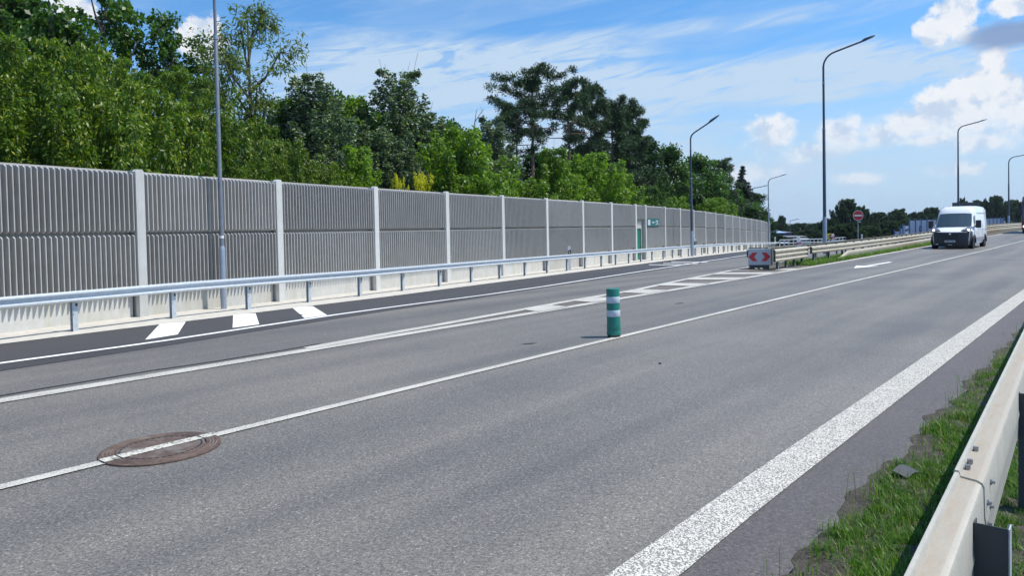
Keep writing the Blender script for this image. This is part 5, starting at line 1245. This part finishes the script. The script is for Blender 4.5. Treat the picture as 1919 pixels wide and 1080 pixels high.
# far trees
FAR = [('farA', 1590, 160, 375, 50, 'big round dark tree behind the no entry sign'), ('farC', 1616, 165, 388, 34, 'ragged tree touching the right side of the big round tree'),
 ('farB', 1648, 185, 400, 60, 'low broad tree left of the blue barrier'), ('farC', 1684, 180, 393, 46, 'bushy tree with pale leaves above the left end of the blue barrier'), ('farB', 1718, 210, 399, 44, 'dark tree behind the stepped end of the blue barrier'),
 ('farA', 1748, 215, 390, 46, 'dark domed tree directly left of the van roof'), ('farB', 1790, 260, 388, 60, 'dark tree hidden mostly by the van'), ('farC', 1805, 240, 373, 22, 'small ragged tree sticking up right behind the van roof'),
 ('farA', 1838, 235, 377, 50, 'dark tree just right of the van roof'), ('farB', 1866, 230, 370, 50, 'tallest far tree between the van and the right-hand lamp post'), ('farA', 1900, 240, 376, 50, 'dark far tree right of the right-hand lamp post'), ('farB', 1935, 250, 379, 60, 'dark far tree cut off by the right edge'),
 ('farB', 1555, 150, 411, 44, 'rounded green tree beside the tall lamp post above the yellow sign'), ('farC', 1583, 120, 420, 70, 'broad mid green bush row tree left of the no entry post'), ('farC', 1630, 125, 424, 60, 'mid green tree right of the no entry post'), ('farB', 1668, 140, 415, 60, 'dark low tree right of the no entry sign'),
 ('farC', 1466, 230, 405, 18, 'small pointed tree above the blue roofed hall'), ('farB', 1458, 240, 416, 40, 'dark tree behind the blue roofed hall'), ('farB', 1500, 260, 419, 50, 'far dark tree line left of the tall lamp post'), ('farB', 1530, 250, 420, 40, 'far dark tree right of the small far lamp'),
 ('farC', 1515, 170, 432, 46, 'grey green tree behind the white shed'), ('farB', 1540, 130, 432, 40, 'low green bush left of the tall lamp post foot'), ('farC', 1462, 100, 441, 28, 'round green bush behind the end of the silver guardrail'), ('farB', 1482, 110, 447, 26, 'low dark bush right of the round green bush'),
 ('farC', 1697, 150, 412, 40, 'grey green bush in front of the stepped end of the blue barrier')]
for k, px, Y, yt, wp, lb in FAR:
    tree(k, px, Y, yt, wp, 'far_tree', lb, 'tree', 'trees beyond the road')

# grass: verge and median
def blades(name, P, hgt, wd, label, seed=3):
    r_ = np.random.default_rng(seed); n = len(P); a = r_.random(n) * 6.28; d = np.stack([np.cos(a), np.sin(a), np.zeros(n)], 1); sdv = np.stack([-np.sin(a), np.cos(a), np.zeros(n)], 1)
    h = (hgt * (.4 + .9 * r_.random(n)))[:, None]; w_ = wd * (.6 + .8 * r_.random(n))[:, None]; ln = (.15 + .7 * r_.random(n))[:, None]
    up = np.array([0, 0, 1.0]); b0 = P - sdv * w_; b1 = P + sdv * w_; m0 = P + up * h * .6 + d * h * ln * .3 - sdv * w_ * .8; m1 = m0 + sdv * w_ * 1.6; t = P + up * h * (1 - ln * .3) + d * h * ln
    V = np.stack([b0, b1, m1, m0, t], 1).reshape(-1, 3); me = bpy.data.meshes.new(name); k = np.arange(n) * 5
    F_ = np.stack([k, k + 1, k + 2, k + 3], 1); F3 = np.stack([k + 3, k + 2, k + 4], 1)
    me.vertices.add(5 * n); me.vertices.foreach_set('co', V.astype(np.float32).ravel()); L = np.concatenate([F_.ravel(), F3.ravel()]).astype(np.int32)
    me.loops.add(len(L)); me.loops.foreach_set('vertex_index', L); me.polygons.add(2 * n)
    me.polygons.foreach_set('loop_start', np.concatenate([np.arange(n) * 4, 4 * n + np.arange(n) * 3]).astype(np.int32)); me.polygons.foreach_set('loop_total', np.concatenate([np.full(n, 4), np.full(n, 3)]).astype(np.int32))
    me.update(); me.materials.append(M['grass']); o = bpy.data.objects.new(name, me); COL.objects.link(o); return tag(o, label, 'grass', kind='stuff')
def tufts(n, fs, ft, per, spread, seed, dz=-.03):
    r_ = np.random.default_rng(seed); out = []
    for k in range(n):
        s = fs(r_); t = ft(s, r_)
        m_ = r_.integers(per // 2, per); q = r_.normal(size=(m_, 2)) * spread * (.5 + r_.random())
        for a, b in q:
            x = (s + a) * U[0] + (t + b) * N[0]; y = (s + a) * U[1] + (t + b) * N[1]; out.append((x, y, float(zg(x, y)) + dz))
    return np.array(out)
def tverge(s, r_):
    for _ in range(12):
        e = tr_f(s) - .05 + .03 * math.sin(s * 5); q = r_.random(); t = e - q * (e - (nr(s) - .1))
        m = math.sin(s * 2.3 + t * 3) + math.sin(s * 5.1 - t * 7 + 1) * .8 + math.sin(s * 9.7 + t * 11 + 2) * .5 + 1.6 * (q - .35)
        if m > -1.1: return t
    return t

def verge_sheet():
    r_ = np.random.default_rng(77); S = np.arange(.6, 40, .06) if False else np.array(steps(.6, 60, .05, 1.006)); ph = r_.random(8) * 6.28; vs = []; nt = 26
    for s in S:
        edge = tr_f(s) + .05 + .035 * math.sin(s * 3.1 + ph[0]) + .03 * math.sin(s * 7.7 + ph[1]) + .018 * math.sin(s * 17 + ph[2]) + .012 * r_.normal()
        lo = -1.6
        for k in range(nt):
            q = k / (nt - 1); t = edge + (lo - edge) * q ** 1.6; h = 0.006 + .014 * min(1, (edge - t) / .12) + (.018 * math.sin(s * 9 + t * 13 + ph[3]) * math.sin(t * 21 - s * 5 + ph[4]) + .010 * r_.normal()) * min(1, (edge - t) / .2)
            if k == 0: h = -.012
            x = s * U[0] + t * N[0]; y = s * U[1] + t * N[1]; vs.append((x, y, float(zg(x, y)) + h))
    mb = MB(); mb.add(vs, [(i * nt + k, i * nt + k + 1, (i + 1) * nt + k + 1, (i + 1) * nt + k) for i in range(len(S) - 1) for k in range(nt - 1)])
    return tag(mb.build('verge', M['soil'], smooth=True), 'crumbly soil verge along the near guardrail', kind='structure')
verge_sheet()
V1 = np.concatenate([tufts(2600, lambda r_: 1.3 + 40 * r_.random() ** 1.7, tverge, 30, .03, 5, 0.0), tufts(900, lambda r_: 1.3 + 6 * r_.random(), tverge, 34, .022, 15, 0.0), tufts(2600, lambda r_: 1.2 + 9 * r_.random(), lambda s, r_: nr(s) - .2 + (tr_f(s) + .12 - nr(s)) * r_.random(), 4, .05, 35, 0.0)])
V1b = tufts(70, lambda r_: 1.5 + 12 * r_.random(), lambda s, r_: tr_f(s) - .02 - .15 * r_.random(), 7, .05, 25, 0.0)
blades('grass', V1b, .22, .0016, 'thin tall dry stalks at the edge of the shoulder', 25)
blades('grass', V1, .085, .0022, 'green grass tufts on the narrow verge beside the near guardrail', 5)
V2 = tufts(130, lambda r_: 1.5 + 9 * r_.random(), lambda s, r_: nr(s) - .15 - 1.3 * r_.random() ** 1.3, 20, .05, 6, 0.0)
blades('grass', V2, .07, .0028, 'sparse grass in the soil behind the near guardrail', 6)
V3 = tufts(1300, lambda r_: 30 + 46 * r_.random() ** 1.3, lambda s, r_: f_l2(s) + .25 + (f_med(s) - f_l2(s) + .5) * r_.random(), 26, .12, 7, 0.0)
V3 = V3[(V3[:, 0] * N[0] + V3[:, 1] * N[1]) > 9.22]
blades('grass', V3, .20, .008, 'bright green grass strip along the foot of the median guardrail', 7)
tag(grid('median', M['soil'], steps(26.5, 240, 1, 1.02), lambda s: [f_l2(s) + .22 + (f_med2(s) - f_l2(s) + .3) * k / 6 for k in range(7)] if s > 31 else [9.55 + (k / 6) * 1.6 for k in range(7)], 0.02), 'soil strip of the median', kind='structure')

# ------------------------------------------------------------------ air
mb = MB(); mb.box(-3600, -300, -75, 4600, 4700, 130); hz_ = MB()
hm = bpy.data.materials.new('air'); hm.use_nodes = True; t = NT(hm.node_tree); t.n.remove(t.n['Principled BSDF'])
pv = t.node('ShaderNodeVolumePrincipled', {'Color': (0.72, 0.84, 1.0, 1), 'Density': 0.00011, 'Anisotropy': 0.3}); t.l.new(pv.outputs[0], t.n['Material Output'].inputs['Volume'])
tag(mb.build('haze', hm), 'thin blue summer haze over the far hills and woods', kind='stuff')
